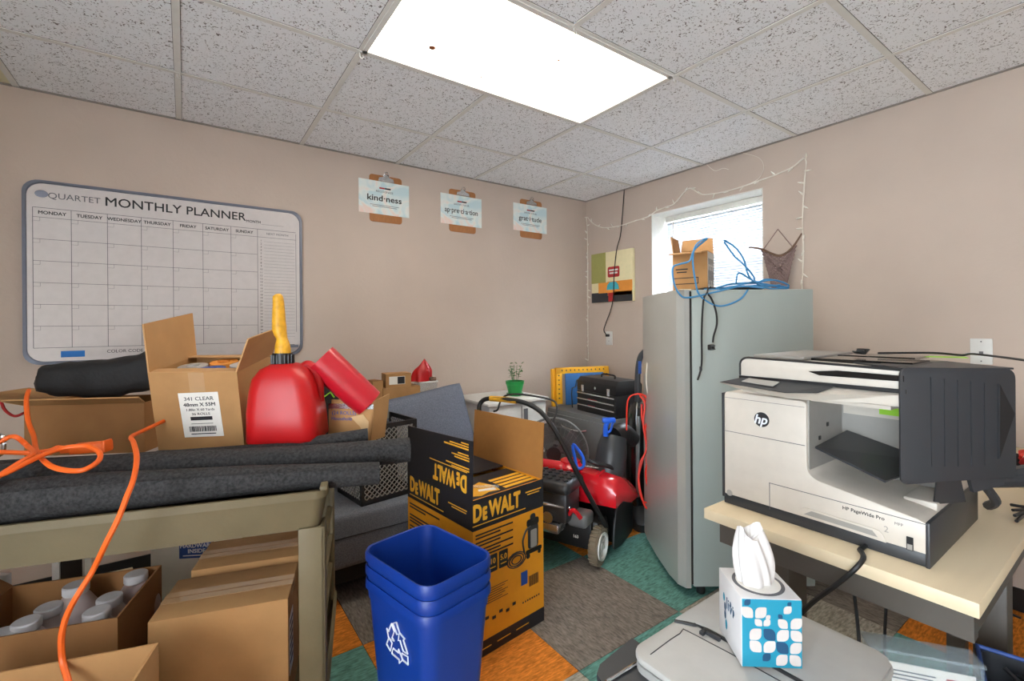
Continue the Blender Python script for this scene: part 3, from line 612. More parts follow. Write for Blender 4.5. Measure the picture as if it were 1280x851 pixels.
# cords and clutter by the printer
b = MB(blk); b.tube([(1.29, .42, DZ+.005), (1.25, .40, DZ+.008), (1.222, .405, DZ-.01), (1.215, .44, DZ-.06), (1.21, .50, .6), (1.2, .55, .5), (1.19, .58, .3), (1.2, .6, .05), (1.22, .6, .007)], .0055, n=8)
b.tube([(1.29, .42, DZ+.005), (1.4, .42, DZ+.006)], .0055, n=8); tag(b.build('mains_cord'), 'thick black cord looping over the front edge of the laminate desk', 'cord')
b = MB(blk)
b.tube([(1.36, .46, .645), (1.37, .45, .5), (1.36, .44, .3), (1.30, .44, .1), (1.25, .48, .006)], .004, n=6); tag(b.build('hanging_cord'), 'thin black cord hanging straight down below the desk', 'cord')
b = MB(blk); b.tube([(1.7, .5, .68), (1.71, .49, .5), (1.69, .49, .3), (1.7, .48, .1), (1.76, .5, .006)], .004, n=6); b.tube([(1.66, .62, .66), (1.68, .55, .6), (1.7, .5, .66)], .004, n=6)
tag(b.build('under_desk_cord'), 'short black cord dangling in the shadow behind the desk frame', 'cord')
zd = DZ
b = MB(dkgray, redp, silver); p = Vector((1.83, .262, zd))
b.tube([(1.80, .30, zd+.10), (1.9, .22, zd+.115), (2.05, .16, zd+.13)], [.02, .03, .006], n=10); b.tube([(1.81, .30, zd+.09), (1.84, .28, zd+.04), (1.87, .30, zd+.012)], .012, n=8); b.ball((1.815, .272, zd+.10), .009, m=1)
tag(b.build('barcode_scanner'), 'dark handheld scanner with red dot beside the printer', 'scanner')
b = MB(blk)
for k in range(4): b.tube([(1.80+.02*k, .235+.006*k, zd+.008+.008*k), (1.9, .225, zd+.012+.005*k), (2.0+.01*k, .20+.01*k, zd+.02), (2.12, .12, zd+.012), (2.2, .0, zd-.005+.004*k), (2.24, -.1, zd+.02)], .0042, n=6)
tag(b.build('cable_bundle'), 'bundle of black cables crossing between the desk and side table', 'cables')
t = thing('storage_tub', 'dark open tub full of red wrapped items on the side table', 'tub', (2.4, .28, .73))
MB(blk, M=WM[t]).loft([rrect(.2, .14, .02, z=0), rrect(.22, .16, .02, z=.06), rrect(.205, .145, .02, z=.06), rrect(.19, .13, .02, z=.01)]).build('tub', t)
b = MB(redp, white_pl, red_cord, M=WM[t])
for i in range(9): b.box((.05, .035, .05), (random.uniform(-.07, .07), random.uniform(-.04, .04), .075+random.uniform(0, .012)), rot=(random.random(), random.random(), random.random()*3), bev=.006, m=i % 3)
tag(b.build('wrapped_items'), 'red and white wrapped items heaped in the dark tub', 'packets', kind='stuff')
t = thing('lidded_cup', 'white plastic container with purple lid behind the printer guard', 'container', (2.47, .52-.03, .73)); t.location = (2.55, .43, .73); WM[t] = T(2.55, .43, .73)
MB(white_pl, M=WM[t]).lathe([(.045, 0), (.055, .02), (.058, .15), (.05, .165), (.05, .18)]).build('container', t); MB(purple, M=WM[t]).lathe([(.053, .175), (.054, .2), (.045, .206), (0.0, .206)]).build('lid', t)
b = MB(paper, label_blue, M=T(1.98, .33, .002) @ RZ(.3))
for k in range(4): b.box((.28-.02*k, .2, .002), (.05*k, .02*k, .0021*k), rot=(0, 0, .1*k), m=0 if k % 2 == 0 else 0)
tag(b.build('loose_papers', smooth=False), 'stack of loose white papers on the floor behind the desk', 'papers')
b = MB(blk, M=T(1.62, .14, .0) @ RZ(.3)); b.box2((-.06, -.035, .43), (.08, .035, .47), bev=.012)
# equipment crate lower right, adapter on it
t = thing('equipment_bin', 'dark open bin full of cables beside the desk on the floor', 'bin', (1.58, .13, 0), .25); M = WM[t]
MB(dkgray, M=M).loft([rrect(.26, .22, .02, z=0), rrect(.3, .26, .025, z=.42), rrect(.315, .275, .025, z=.425), rrect(.29, .25, .02, z=.425), rrect(.25, .21, .02, z=.02)]).build('bin_body', t)
MB(label_blue, M=M).tube([(-.15, -.13, .428), (-.15, .13, .428), (.15, .13, .428), (.15, -.13, .428)], .006, k=1).build('blue_rim', t)
b = MB(blk, M=M); b.bm.free(); b.bm = bmesh.new()
for k in range(5): b.tube([(random.uniform(-.1, .1), random.uniform(-.09, .09), .33+random.uniform(0, .1)) for _ in range(6)], .005, n=6)
b.box2((-.05, -.03, .40), (.06, .04, .44), bev=.01); b.box2((-.1, -.08, .02), (.1, .08, .36), bev=.02)
tag(b.build('adapter_and_cables'), 'black power adapter with tangled cables lying in the dark bin', 'adapter')
b = MB(blk); b.tube([at(1240, 782, 1.5), at(1225, 775, 1.5), at(1222, 790, 1.45), at(1228, 812, 1.4), at(1222, 822, 1.38)], .004, n=6); b.tube([at(1275, 772, 1.5), at(1255, 765, 1.5), at(1235, 768, 1.5), at(1226, 785, 1.48)], .004, n=6)
tag(b.build('looped_cord'), 'black cord looping out above the dark bin', 'cord')
# clear zip bag box with a label sheet
p = at(1150, 830, 1.12); t = thing('clear_case', 'clear plastic case holding a white printed sheet below the desk', 'case', (p.x, p.y, 0), -.95); M = WM[t]
hz = at(1110, 800, 1.15).z
MB(clear_pl, M=M).box2((-.11, -.03, 0), (.11, .03, hz), bev=.006).build('case_shell', t); MB(clear_pl, M=M).box2((-.112, -.031, hz-.006), (.112, .031, hz+.002), bev=.002).build('seal_strip', t)
b = MB(paper, ink_g, redp, M=M); b.box2((-.095, -.024, .2), (.095, -.022, hz-.03)); Fd = face((0, -.0245, hz-.06), XP, ZP); b.bars([(-.03, .012, .1, .003), (-.03, .003, .09, .003), (-.04, -.006, .08, .003), (-.02, -.02, .12, .002)], Fd, m=1); b.bars([(.06, .01, .04, .008)], Fd, m=2); b.box2((-.09, -.0215, .01), (.09, .02, .2)); b.build('label_sheet', t, smooth=False)

# ================================================================== FRONT FLATBED PRINTER
SC = Matrix.Translation((.69, .305, .0)) ; ang = -.62
zc = .70
P = [at(785, 800, 1), ]
def onz(px, py, z):
    r = at(px, py, 1)-Vector((0, 0, EYE)); return Vector((0, 0, EYE))+r*((z-EYE)/r.z)
a_, b_, c_ = onz(787, 808, zc), onz(914, 728, zc), onz(1106, 837, zc)
Xd = (c_-b_); W2 = Xd.length; Xd = Xd.normalized(); Yd = Vector((-Xd.y, Xd.x, 0)); Dp = (a_-b_).dot(-Yd) 
Yd = (a_-b_); D2 = Yd.length; Yd = Yd.normalized(); Xd = Vector((Yd.y, -Yd.x, 0)); Xd = Xd if Xd.dot(c_-b_) > 0 else -Xd
SM = Matrix(((Xd.x, Yd.x, 0, b_.x), (Xd.y, Yd.y, 0, b_.y), (0, 0, 1, 0), (0, 0, 0, 1)))   # origin: far corner, x along the right edge toward the viewer, y along the far edge to the left
print('flatbed', W2, D2)
t = thing('flatbed_printer', 'gray flatbed printer in the foreground with a tissue box on it', 'printer', M=SM @ T(W2/2, D2/2, .5)); M = SM
MB(pr_gray, M=M).prism(rr2(W2, D2, .03, 6), .52, zc-.022, M=T(W2/2, D2/2, 0), bev=.006).build('body', t)
MB(pr_lt, M=M).prism(rr2(W2+.004, D2+.004, .032, 6), zc-.019, zc-.006, M=T(W2/2, D2/2, 0), bev=.004).build('lower_lid', t)
h2 = D2*.52
MB(pr_gray, M=M).prism([(0, .02), (.008, .006), (.02, 0), (W2-.03, 0), (W2-.01, .008), (W2, .03), (W2, h2), (.06, h2+.004), (.03, h2+.012), (0, h2+.03)], zc-.006, zc, bev=.002).build('raised_lid', t)
b = MB(blk, M=M); b.tube([(.0, h2+.032, zc-.005), (.03, h2+.014, zc-.004), (.06, h2+.006, zc-.004), (W2, h2+.003, zc-.004)], .0035, n=6, k=4); b.build('lid_groove', t)
b = MB(dkgray, M=M); b.tube([(.03, D2-.02, zc-.0055), (.028, h2+.055, zc-.0055), (.045, h2+.036, zc-.0055), (W2-.03, h2+.034, zc-.0055), (W2-.02, D2-.03, zc-.0055)], .0009, n=5, k=3); b.build('panel_outline', t)
b = MB(dkgray, M=M); b.box((.03, .006, .006), (.07, h2+.016, zc-.002)); b.box((.008, .016, .006), (.055, h2+.02, zc-.002)); b.build('latch', t, smooth=False)
b = MB(dkgray, M=M); b.M = Matrix(); b.prism([tuple(onz(x, y, .665))[:2] for x, y in ((746, 842), (750, 830), (790, 797), (812, 812), (900, 905), (800, 930))], .655, .665); b.build('output_tray', t)
MB(chrome).cyl(onz(758, 852, .669), onz(800, 826, .669), .003, n=8).build('tray_rod', t)
o = thing('printer_stand', 'low dark stand carrying the gray foreground printer', 'stand', M=SM @ T(W2/2, D2/2, 0)); MB(desk_fr, M=WM[o]).box2((-.08, -.08, 0), (.08, .08, .50), bev=.004).build('pedestal', o); MB(desk_fr, M=WM[o]).box2((-.12, -.12, .50), (.12, .12, .52), bev=.004).build('shelf', o)
# tissue box
td = (onz(1003, 836, zc)-onz(927, 833, zc)).normalized(); TW = (onz(1003, 836, zc)-onz(927, 833, zc)).length
tn = Vector((-td.y, td.x, 0)); TB = face(onz(927, 833, zc+.001), td, tn); TH = .123
TD = TW*1.0
t = thing('tissue_box', 'small white tissue box with turquoise petal pattern on the gray printer', 'tissue box', M=TB @ T(TW/2, TD/2, 0)); M = TB
TH = TW*1.17
b = MB(tis_w, M=M); b.box2((0, 0, 0), (TW, TD, TH), bev=.0012); b.build('carton', t)
b = MB(tis_b, M=M); b.box2((.0012, -.0006, .001), (TW-.0008, .001, TH-.0012)); b.build('front_panel', t, smooth=False)
Fd = M @ face((0, -.0007, 0), XP, ZP)
b = MB(petal_m, tis_n, M=Fd)
def petal(cx, cy, r, k, m):
    s_ = [(r, r), (-r, r), (-r, -r), (r, -r)]; pts = []
    c = [(-1, -1), (1, -1), (1, 1), (-1, 1)]
    for i, (x, y) in enumerate(c):
        rad = r*.25 if (i % 2 == k) else r*.95
        cxx, cyy = cx+x*(r-rad), cy+y*(r-rad); a0 = PI+i*PI/2
        for j in range(5): a = a0+j*PI/8; pts.append((cxx+rad*math.cos(a), cyy+rad*math.sin(a)))
    b.prism(pts, 0, .0004, m=m)
u = TW/10; v = TH/12.4
for cx, cy, r, k, m in ((1.0, 9.9, 1, 1, 0), (3.2, 9.9, 1, 0, 0), (1.0, 11.7, .55, 0, 1), (2.8, 8.1, .65, 1, 0), (4.2, 8.1, .6, 0, 0), (4.4, 9.1, .4, 0, 0), (7.6, 10.5, .7, 0, 0), (7.9, 11.6, .35, 0, 1), (6.4, 9.3, .4, 1, 1),
        (2.3, 6, 1.05, 0, 0), (4.6, 6, 1.05, 1, 1), (2.3, 3.8, 1.05, 1, 0), (4.6, 3.8, 1.05, 0, 0), (4.1, 1.9, .7, 0, 1), (6.8, 5.9, 1.05, 0, 0), (9.0, 5.9, 1.0, 1, 0), (6.8, 8, .85, 1, 0), (9.0, 8.1, 1, 0, 0), (6.7, 3.7, 1.05, 1, 1), (8.9, 3.7, 1.0, 0, 0), (6.6, 1.5, 1.0, 0, 0), (8.8, 1.5, 1.0, 1, 0)):
    petal(cx*u, cy*v, r*u*.93, k, m)
b.build('petal_pattern', t, smooth=False)
Fl = M @ face((-.0003, 0, 0), (0, -1, 0), ZP)
b = MB(tis_b, tis_n, M=Fl @ T(-TD, 0, 0))
for cx, cy, r, m in ((.025, .075, .006, 0), (.03, .06, .006, 1), (.03, .045, .006, 1), (.035, .03, .007, 0), (.055, .078, .004, 1), (.068, .07, .004, 1)): b.ball((cx, cy, 0), r, m=m, sc=(.7, 1.3, .05), n=6)
b.text('livi', .03, T(.052, .07, 0) @ RZ(0), m=1, ext=.0002); b.build('side_print', t)
b = MB(ink_g, paper, M=M); b.cyl((TW/2, TD/2, TH), (TW/2, TD/2, TH+.0006), .042, n=40); b.cyl((TW/2, TD/2, TH+.0006), (TW/2, TD/2, TH+.0009), .036, n=40, m=1); b.build('opening', t)
def tis(u, v):
    a = u*2*PI; h = v; rr = (.026*(1-h)+.021*h+.006*math.sin(h*PI))*(1+.16*math.sin(3*a+1)+.1*math.sin(7*a+h*4)); rx = rr*(1.1-.2*h); ry = rr*.7
    return (TW/2-.005+rx*math.cos(a)-.008*h, TD/2+ry*math.sin(a), TH+.0005+h*.094+(.008*math.sin(a*2+1)+.006*math.sin(a))*h)
b = MB(tissue_m, M=M); b.grid(tis, 48, 14); b.grid(lambda u, v: tuple(Vector((TW/2-.013, TD/2, TH+.076+.003*math.sin(u*12))).lerp(Vector(tis(u, 1)), v)), 48, 3); b.build('tissue', t, angle=80)

# ================================================================== RECYCLING BINS
BC = Vector((.612, 1.335, 0)); BM = T(*BC) @ RZ(.20)
lbs = ['blue recycling bin at the bottom of the nested stack, with white recycling emblem', 'blue recycling bin in the middle of the nested stack', 'blue recycling bin on top of the nested stack, its open mouth visible']
def bin_obj(M, lb, emblem, hh=.49):
    t = thing('recycling_bin', lb, 'bin', M=M, group='nested blue recycling bins')
    b = MB(blue_bin, M=M); k = [(.195, .255, .0, .035), (.245, .33, hh-.06, .045), (.252, .337, hh-.058, .048), (.256, .341, hh-.03, .05), (.268, .353, hh-.026, .052), (.268, .353, hh-.006, .052), (.262, .347, hh, .05), (.25, .335, hh-.002, .046), (.24, .325, hh-.06, .044), (.188, .248, .006, .03)]
    b.loft([rrect(w_, h_, r_, 6, z) for w_, h_, z, r_ in k]); b.build('bin_body', t, angle=50)
    if emblem:
        # left front face, seen by the camera
        nrm = Vector((-1, 0, .105)).normalized(); zc_ = .355; xf = -(.195+(.245-.195)*zc_/(hh-.06))/2-.0022
        FMx = M @ face((xf, -.015, zc_), (0, -1, 0), (-.058, 0, 1)); bb = MB(white_ink, M=FMx)
        for i in range(3):
            R3 = RZ(i*2*PI/3)
            for pl in ([(-.028, -.040), (.006, -.040), (.006, -.050), (.024, -.031), (.006, -.012), (.006, -.022), (-.020, -.022)], [(-.052, -.026), (-.038, -.002), (-.024, -.010), (-.034, -.036)]):
                bb.tube([(x*1.12, y*1.12, .0) for x, y in pl], .0024, n=4, k=1, closed=True, M=R3)
        bb.build('recycling_emblem', t)
    return t
for k in range(3): bin_obj(BM @ T(0, 0, .001+.042*k), lbs[k], k == 0)
b = MB(paper, M=BM @ T(.04, -.03, .26))
b.tube([(-.03, -.02, .0), (-.01, .03, .02), (.03, .02, .03), (.04, -.02, .01), (.0, -.03, .0), (-.03, .0, .02)], .008, n=8); b.tube([(-.05, 0, 0), (0, .0, -.03), (0, .04, -.09), (0, 0, -.166)], .008, n=8)
tag(b.build('crumpled_paper'), 'crumpled white wrapping inside the top blue bin', 'paper')

# ================================================================== TOOL VACUUM CARTON (yellow and black)
DC = Vector((.886, 1.524, 0)); DM = T(*DC) @ RZ(.106); DW, DD, DH = .377, .50, .612   # origin: near left corner, x along the front, y away
t = thing('tool_carton', 'tall yellow and black tool carton with open flaps behind the blue bins', 'box', M=DM)
b = MB(dw_y, dw_in, M=DM); e = .005
b.box2((0, 0, .0), (DW, e, DH)); b.box2((0, DD-e, 0), (DW, DD, DH)); b.box2((0, e, 0), (e, DD-e, DH)); b.box2((DW-e, e, 0), (DW, DD-e, DH)); b.box2((e, e, 0), (DW-e, DD-e, .01)); b.build('carton_body', t, smooth=False)
b = MB(dw_k, M=DM)
for z0, z1 in ((DH-.118, DH),): b.box2((-.0008, -.0008, z0), (DW+.0008, .0002, z1)); b.box2((-.0008, 0, z0 if z0 else .0), (.0002, DD, z1+(.0 if z0 else 0)))
b.build('black_band', t, smooth=False)
b = MB(dw_k, M=DM).box2((-.0008, -.0008, 0), (DW+.0008, .0002, .06)).box2((-.0008, 0, 0), (.0002, DD, .06)).build('bottom_band', t, smooth=False)
Ff = DM @ face((0, -.0012, 0), XP, ZP); Fl = DM @ face((-.0012, 0, 0), (0, -1, 0), ZP)  # left face: x runs toward the viewer from the far edge
def dewalt(b, M, size, m=0, box=False):
    k = size
    M = M @ Matrix.Diagonal((.66, 1, 1, 1))
    b.text('D', k, M @ T(-1.95*k, 0, 0), m=m, bold=k*.045, sx=1.0); b.text('E', k*.74, M @ T(-1.33*k, -.1*k, 0), m=m, bold=k*.045, sx=1.0); b.text('WALT', k, M @ T(.45*k, 0, 0), m=m, bold=k*.045, sx=1.0)
    if box: b.bars([(-.0*k, -.50*k, 4.7*k, .04*k)], M, m=m)
b = MB(dw_t, M=Ff); dewalt(b, T(.135, DH-.055, 0), .088, box=True); b.bars([(.318, DH-.035, .09, .005), (.318, DH-.046, .07, .004)], Matrix()); b.build('lettering', t, smooth=False)
b = MB(dw_t, M=Fl @ T(-DD, 0, 0)); dewalt(b, T(.16, DH-.055, 0), .09, box=True); b.bars([(.4, DH-.05, .13, .004), (.41, DH-.06, .1, .004)], Matrix()); b.build('lettering', t, smooth=False)
b = MB(dw_k, M=Ff); R = random.Random(3)
rects = []
for g, (y0, n) in enumerate(((.475, 2), (.445, 2), (.415, 3))):
    for i in range(n): rects.append((.012+.19*(1-.35*(i % 2))/2+.0, y0-.013*i, .19*(1-.35*(i % 2)), .006))
for i in range(7): rects.append((.012+.08, .25-.009*i, .16-.03*(i % 3), .0022))
for i in range(6): rects.append((.03+.035*i, .13+.012*(i % 2), .018, .012))
rects += [(.06+.055*i, .036, .045, .005) for i in range(3)]
for i in range(14): rects.append((.29+i*.004, .2, .0022 if i % 3 else .001, .045))
for i in range(8): rects.append((.255+i*.013, .125, .007, .007))
b.bars([r for r in rects if r[1] > .06], Matrix())
for i, x in enumerate((.038, .095, .15)): b.prism(rr2(.046, .068, .004), 0, .0006, M=T(x, .345, 0))
b.bars([(.22, .215, .0, .0)], Matrix()) if False else None
b.build('printed_text', t, smooth=False)
b = MB(dw_t, label_blue, M=Ff @ T(0, 0, .0007))
for s_, x in (('38', .038), ('10', .095), ('5.0', .15)): b.text(s_, .03, T(x, .352, 0), bold=.0006, sx=.95); b.bars([(x, .328, .03, .004)], Matrix())
b.bars([(.262, .225, .036, .055)], T(0, 0, -.0005), m=1); b.bars([(.02+i*.1, .03, .07, .004) for i in range(3)], T(.03, 0, 0)); b.build('printed_figures', t, smooth=False)
# picture of the vacuum
b = MB(dkgray, hp_g, blk, M=Ff)
b.prism(rr2(.06, .1, .014), 0, .0008, m=0, M=T(.315, .385, 0)); b.prism(rr2(.07, .03, .01), 0, .001, m=2, M=T(.313, .445, 0)); b.prism(rr2(.03, .03, .01), 0, .001, m=0, M=T(.313, .465, 0)); b.prism(rr2(.036, .075, .006), 0, .0012, m=1, M=T(.318, .375, 0)); b.prism(rr2(.092, .018, .006), 0, .0012, m=2, M=T(.318, .325, 0))
b.cyl((.35, .31, 0), (.35, .31, .001), .009, n=12, m=2); b.cyl((.285, .308, 0), (.285, .308, .001), .011, n=12, m=2)
for r_ in (.02, .03, .038): b.tube([(.22+r_*1.3*math.cos(a), .315+r_*.8*math.sin(a), .0006) for a in [i*PI/8 for i in range(16)]], .0026, n=4, m=0, closed=True, k=1)
b.tube([(.265, .325, .0006), (.255, .38, .0006), (.275, .42, .0006), (.3, .43, .0006)], .004, n=5, m=0)
b.build('printed_picture', t)
b = MB(dw_k, M=Fl @ T(-DD, 0, 0)); rects = []
for g in range(4):
    for i in range(2+g % 2): rects.append((.02+.25*(1-.45*(i % 2))/2, .47-.05*g-.014*i, .25*(1-.45*(i % 2)), .007))
b.bars(rects, Matrix()); b.build('printed_text', t, smooth=False)
# flaps
FL = DM @ T(.0025, 0, DH) @ RY(.02) @ face((0, DD, 0), (0, -1, 0), ZP)   # x from far to near, y up, z outwards (-x)
b = MB(dw_k, dw_in, M=FL); b.quad((0, 0, 0), (DD, 0, 0), (DD, .225, 0), (0, .205, 0), th=.004); b.quad((.002, .002, -.0008), (DD-.002, .002, -.0008), (DD-.002, .223, -.0008), (.002, .203, -.0008), m=1); o = b.build('flap', t, smooth=False)
b = MB(dw_t, M=FL @ T(0, 0, .0046)); Rm = T(.33, .055, 0) @ RZ(PI); dewalt(b, Rm, .088, box=True)
b.bars([(.42, .105, .12, .005), (.40, .115, .16, .005), (.43, .145, .1, .005), (.42, .155, .12, .005), (.44, .165, .07, .005), (.39, .188, .17, .006), (.41, .198, .13, .005), (.45, .208, .05, .005)], Matrix()); b.build('lettering', o, smooth=False)
FRt = DM @ T(DW-.0025, 0, DH) @ RY(.06) @ face((0, 0, 0), YP, ZP)
b = MB(dw_in, dw_y, M=FRt); b.quad((0, 0, 0), (DD, 0, 0), (DD, .232, 0), (0, .24, 0), th=-.004); o = b.build('flap', t, smooth=False)
b = MB(dw_in, M=DM @ T(0, DD, DH) @ RX(-.3+PI/2-.05)); b.box2((.01, .0, .0), (DW-.02, .2, .004)) ; b.bm.free()
b = MB(dw_k, dw_in, dw_t, M=DM); b.box2((.006, .006, DH-.012), (DW-.006, .24, DH-.008)); b.box2((.006, .26, DH-.004), (DW-.006, .49, DH-.0), m=0); b.build('flap', t, smooth=False)
o = MB(dw_t, M=DM @ T(0, DD, DH) @ RX(.22)).box2((.01, -.26, .0), (DW-.02, -.01, .004)).build('flap', t, smooth=False)
Ft = DM @ T(0, 0, DH-.0078)
b = MB(dw_t, paper, M=Ft); 
for i in range(4): b.prism([(.2+.0*i, .04+i*.033), (.37, .04+i*.033), (.37, .062+i*.033), (.2, .062+i*.033)], 0, .0006)
b.prism([(.02, .06), (.07, .035), (.12, .05), (.17, .04), (.18, .1), (.16, .17), (.11, .15), (.06, .2), (.03, .16)], 0, .0006); b.prism([(.09, .08), (.16, .05), (.165, .075), (.1, .1)], .0006, .001, m=1); b.build('printed_top', t, smooth=False)
tag(MB(clear_pl, M=Ft @ T(.1, .12, .004)).tube([(-.06, .04, 0), (0, .0, .004), (.08, -.06, .002)], .006, n=6).build('packing_strip'), 'strip of clear packing film lying on the tool carton', 'film')

# ================================================================== SOFA
t = thing('sofa', 'charcoal tweed sofa along the wall behind the cart', 'sofa', (.8, 2.6, 0)); SX0, SX1, SY0, SY1 = .32, 1.40, 2.14, 2.98
MB(sofa_base).box2((SX0+.02, SY0+.05, .1), (SX1-.02, SY1-.02, .22)).build('base', t, smooth=False)
b = MB(sofa_m); b.box2((SX0, SY0, .18), (SX1, SY1-.1, .43), bev=.03, seg=4); b.build('seat', t)
MB(sofa_m).box2((SX0, SY1-.26, .43), (SX1, SY1-.02, .80), bev=.05, seg=4).build('backrest', t)
MB(blk).box2((SX0+.01, SY0-.003, .325), (SX1-.01, SY0+.02, .328)).build('seat_seam', t, smooth=False)
for x, y in ((SX0+.08, SY0+.1), (SX1-.08, SY0+.1), (SX0+.08, SY1-.1), (SX1-.08, SY1-.1)): MB(blk).cyl((x, y, 0), (x, y, .11), .02, .025, n=12).build('leg', t)
# big pillow
def pillow(name, label, M, W, H, D, mt, parts=()):
    def f(u, v, s_):
        x = (u-.5)*2; y = (v-.5)*2; bulge = (1-abs(x)**2.6)*(1-abs(y)**2.6); px = 1-.07*(1-abs(y)**2)*0; 
        q_ = 1-.05*(x*y)**4; cx = x*W/2*q_*(1-.04*(1-y*y)); cy = y*H/2*q_*(1-.05*(1-x*x)); return (cx, cy, s_*D/2*max(bulge, 0)**.5)
    b = MB(mt, M=M); b.grid(lambda u, v: f(u, v, 1), 20, 20); b.grid(lambda u, v: f(1-u, v, -1), 20, 20); bmesh.ops.remove_doubles(b.bm, verts=b.bm.verts[:], dist=.0005); return tag(b.build(name, angle=80), label, 'pillow')
pc = at(540, 548, 2.80); pillow('throw_pillow', 'large gray-blue pillow propped up on the sofa', face((1.13, 2.52, .665), (1, .0, .13), (0, .30, 1)), .66, .46, .17, pillow_m)
# crates on the sofa
def crate(M, label, W, D, H):
    t = thing('mesh_crate', label, 'crate', M=M, group='mesh crates on the sofa'); b = MB(mesh_m, M=M); e = .008
    b.box2((-W/2, -D/2, 0), (W/2, D/2, e)); 
    for (x, y) in ((-1, -1), (1, -1), (-1, 1), (1, 1)): b.box((.015, .015, H), (x*(W/2-.0075), y*(D/2-.0075), H/2))
    for z in (.012, H-.01):
        for s_ in (-1, 1): b.box((W, .008, .022), (0, s_*(D/2-.004), z)); b.box((.008, D, .022), (s_*(W/2-.004), 0, z))
    b.build('crate_frame', t, smooth=False); b = MB(hp_g, M=M)
    for ax, Lx in ((0, W), (1, D)):
        for s_ in (-1, 1):
            n = int(Lx/.026)
            for i in range(-int(H/.026), n+1):
                for sg in (1, -1):
                    x0 = -Lx/2+i*.026 if sg == 1 else -Lx/2+(i+H/.026)*.026; pts = []
                    a, c = (x0, .02), (x0+sg*(H-.04), H-.02)
                    # clip to the panel
                    lo_, hi_ = -Lx/2+.012, Lx/2-.012
                    u0_ = max(0, (lo_-a[0])/(c[0]-a[0]) if sg == 1 else (a[0]-hi_)/(a[0]-c[0])); u1_ = min(1, (hi_-a[0])/(c[0]-a[0]) if sg == 1 else (a[0]-lo_)/(a[0]-c[0]))
                    if u1_-u0_ < .05: continue
                    pA = (a[0]+(c[0]-a[0])*u0_, a[1]+(c[1]-a[1])*u0_); pB = (a[0]+(c[0]-a[0])*u1_, a[1]+(c[1]-a[1])*u1_)
                    if ax == 0: b.cyl((pA[0], s_*(D/2-.004), pA[1]), (pB[0], s_*(D/2-.004), pB[1]), .0028, n=4, cap=False)
                    else: b.cyl((s_*(W/2-.004), pA[0], pA[1]), (s_*(W/2-.004), pB[0], pB[1]), .0028, n=4, cap=False)
    b.build('mesh_sides', t, smooth=False); return t
crate(T(.80, 2.34, .431) @ RZ(.13), 'black mesh plastic crate on the sofa seat under the mat rolls', .30, .28, .37)
b = MB(blk_fab); b.box2((.70, 2.25, .441), (.88, 2.42, .78), bev=.02)
tag(b.build('black_cloth_bundle'), 'folded black cloth filling the mesh crate on the sofa', 'cloth')
tag(MB(slate, M=T(.74, 2.36, .81) @ RZ(.1)).box2((-.1, -.1, .0), (.09, .1, .075), bev=.004).build('gray_case'), 'flat gray case on top of the mesh crate beside the torn box', 'case')
# back-row small boxes (on the sofa back / ledge)
t = thing('wall_shelf_table', 'narrow dark table behind the sofa carrying small boxes', 'table', (1.1, 3.02, 0)); bpy.data.objects.remove(t)
zs = .80
t = open_carton('shipping_box', 'small brown box with black and white label behind the red tube', T(1.10, 2.845, zs+.09) @ RZ(-.1), .16, .11, .085, (), )
MB(card, M=WM[t]).box2((-.08, -.055, .083), (.08, .055, .087)).build('top', t, smooth=False); Fd = WM[t] @ face((0, -.0555, .045), XP, ZP); b = MB(paper, ink, M=Fd); b.bars([(-.01, .0, .1, .05)], Matrix()); b.bars([(.015, .0, .045, .044)], T(0, 0, .0007), m=1); b.build('label', t, smooth=False)
t = open_carton('shipping_box', 'plain lower brown box under the small labelled one', T(1.12, 2.86, zs+.001) @ RZ(-.05), .24, .14, .088, ()); MB(card, M=WM[t]).box2((-.12, -.07, .086), (.12, .07, .0885)).build('top', t, smooth=False)
t = open_carton('shipping_box', 'small dark brown box left of the labelled one', T(.955, 2.85, zs+.001) @ RZ(.2), .07, .1, .14, ()); MB(card_dk, M=WM[t]).box2((-.035, -.05, .137), (.035, .05, .14)).build('top', t, smooth=False)
t = thing('plastic_container', 'pale translucent container beneath the red bag', 'container', (1.31, 2.86, zs+.001)); MB(clear_pl, M=WM[t]).loft([rrect(.12, .1, .015, z=0), rrect(.13, .11, .015, z=.1)]).build('tub', t); MB(white_pl, M=WM[t]).loft([rrect(.138, .118, .018, z=.1), rrect(.138, .118, .018, z=.11)]).build('lid', t)
def bag(u, v):
    a = u*2*PI; h = v; r = (.055*(1-h*.2)*(1+.18*math.sin(3*a)+.1*math.sin(5*a+3*h))); r *= max(.02, math.sin(min(1, (1-h)*1.6+.05)*PI/2)) if h > .4 else 1; return (1.275+r*1.2*math.cos(a)+.02*h, 2.845+r*.7*math.sin(a), zs+.112+h*.135+.012*math.sin(2*a)*h)
tag(MB(red_can).grid(bag, 30, 12).build('red_bag', angle=70), 'crumpled bright red plastic bag on top of the boxes by the wall', 'bag')
tag(MB(stick_m, silver).box2((1.315, 2.80, zs+.112), (1.36, 2.84, zs+.135), bev=.004).build('small_trinket'), 'small gray object beside the red bag', 'object')
t = thing('black_bag', 'black bag with yellow-green lettering on the sofa behind the gas can', 'bag', (.66, 2.60, .79)); M = face((.62, 2.62, .80), (1, .1, 0), ZP)
MB(blk_fab, M=T(.62, 2.68, 0)).box2((-.14, -.02, .431), (.16, .03, .98), bev=.02).build('bag_body', t); b = MB(lime, M=face((.63, 2.6575, .905), XP, ZP)); b.text('NYX', .05, Matrix() @ RZ(-.2), bold=.001) if False else b.tube([(-.06, .0, .001), (-.03, .02, .001), (-.01, -.01, .001), (.02, .01, .001), (.04, -.02, .001)], .005, n=5, k=1); b.build('printed_mark', t)

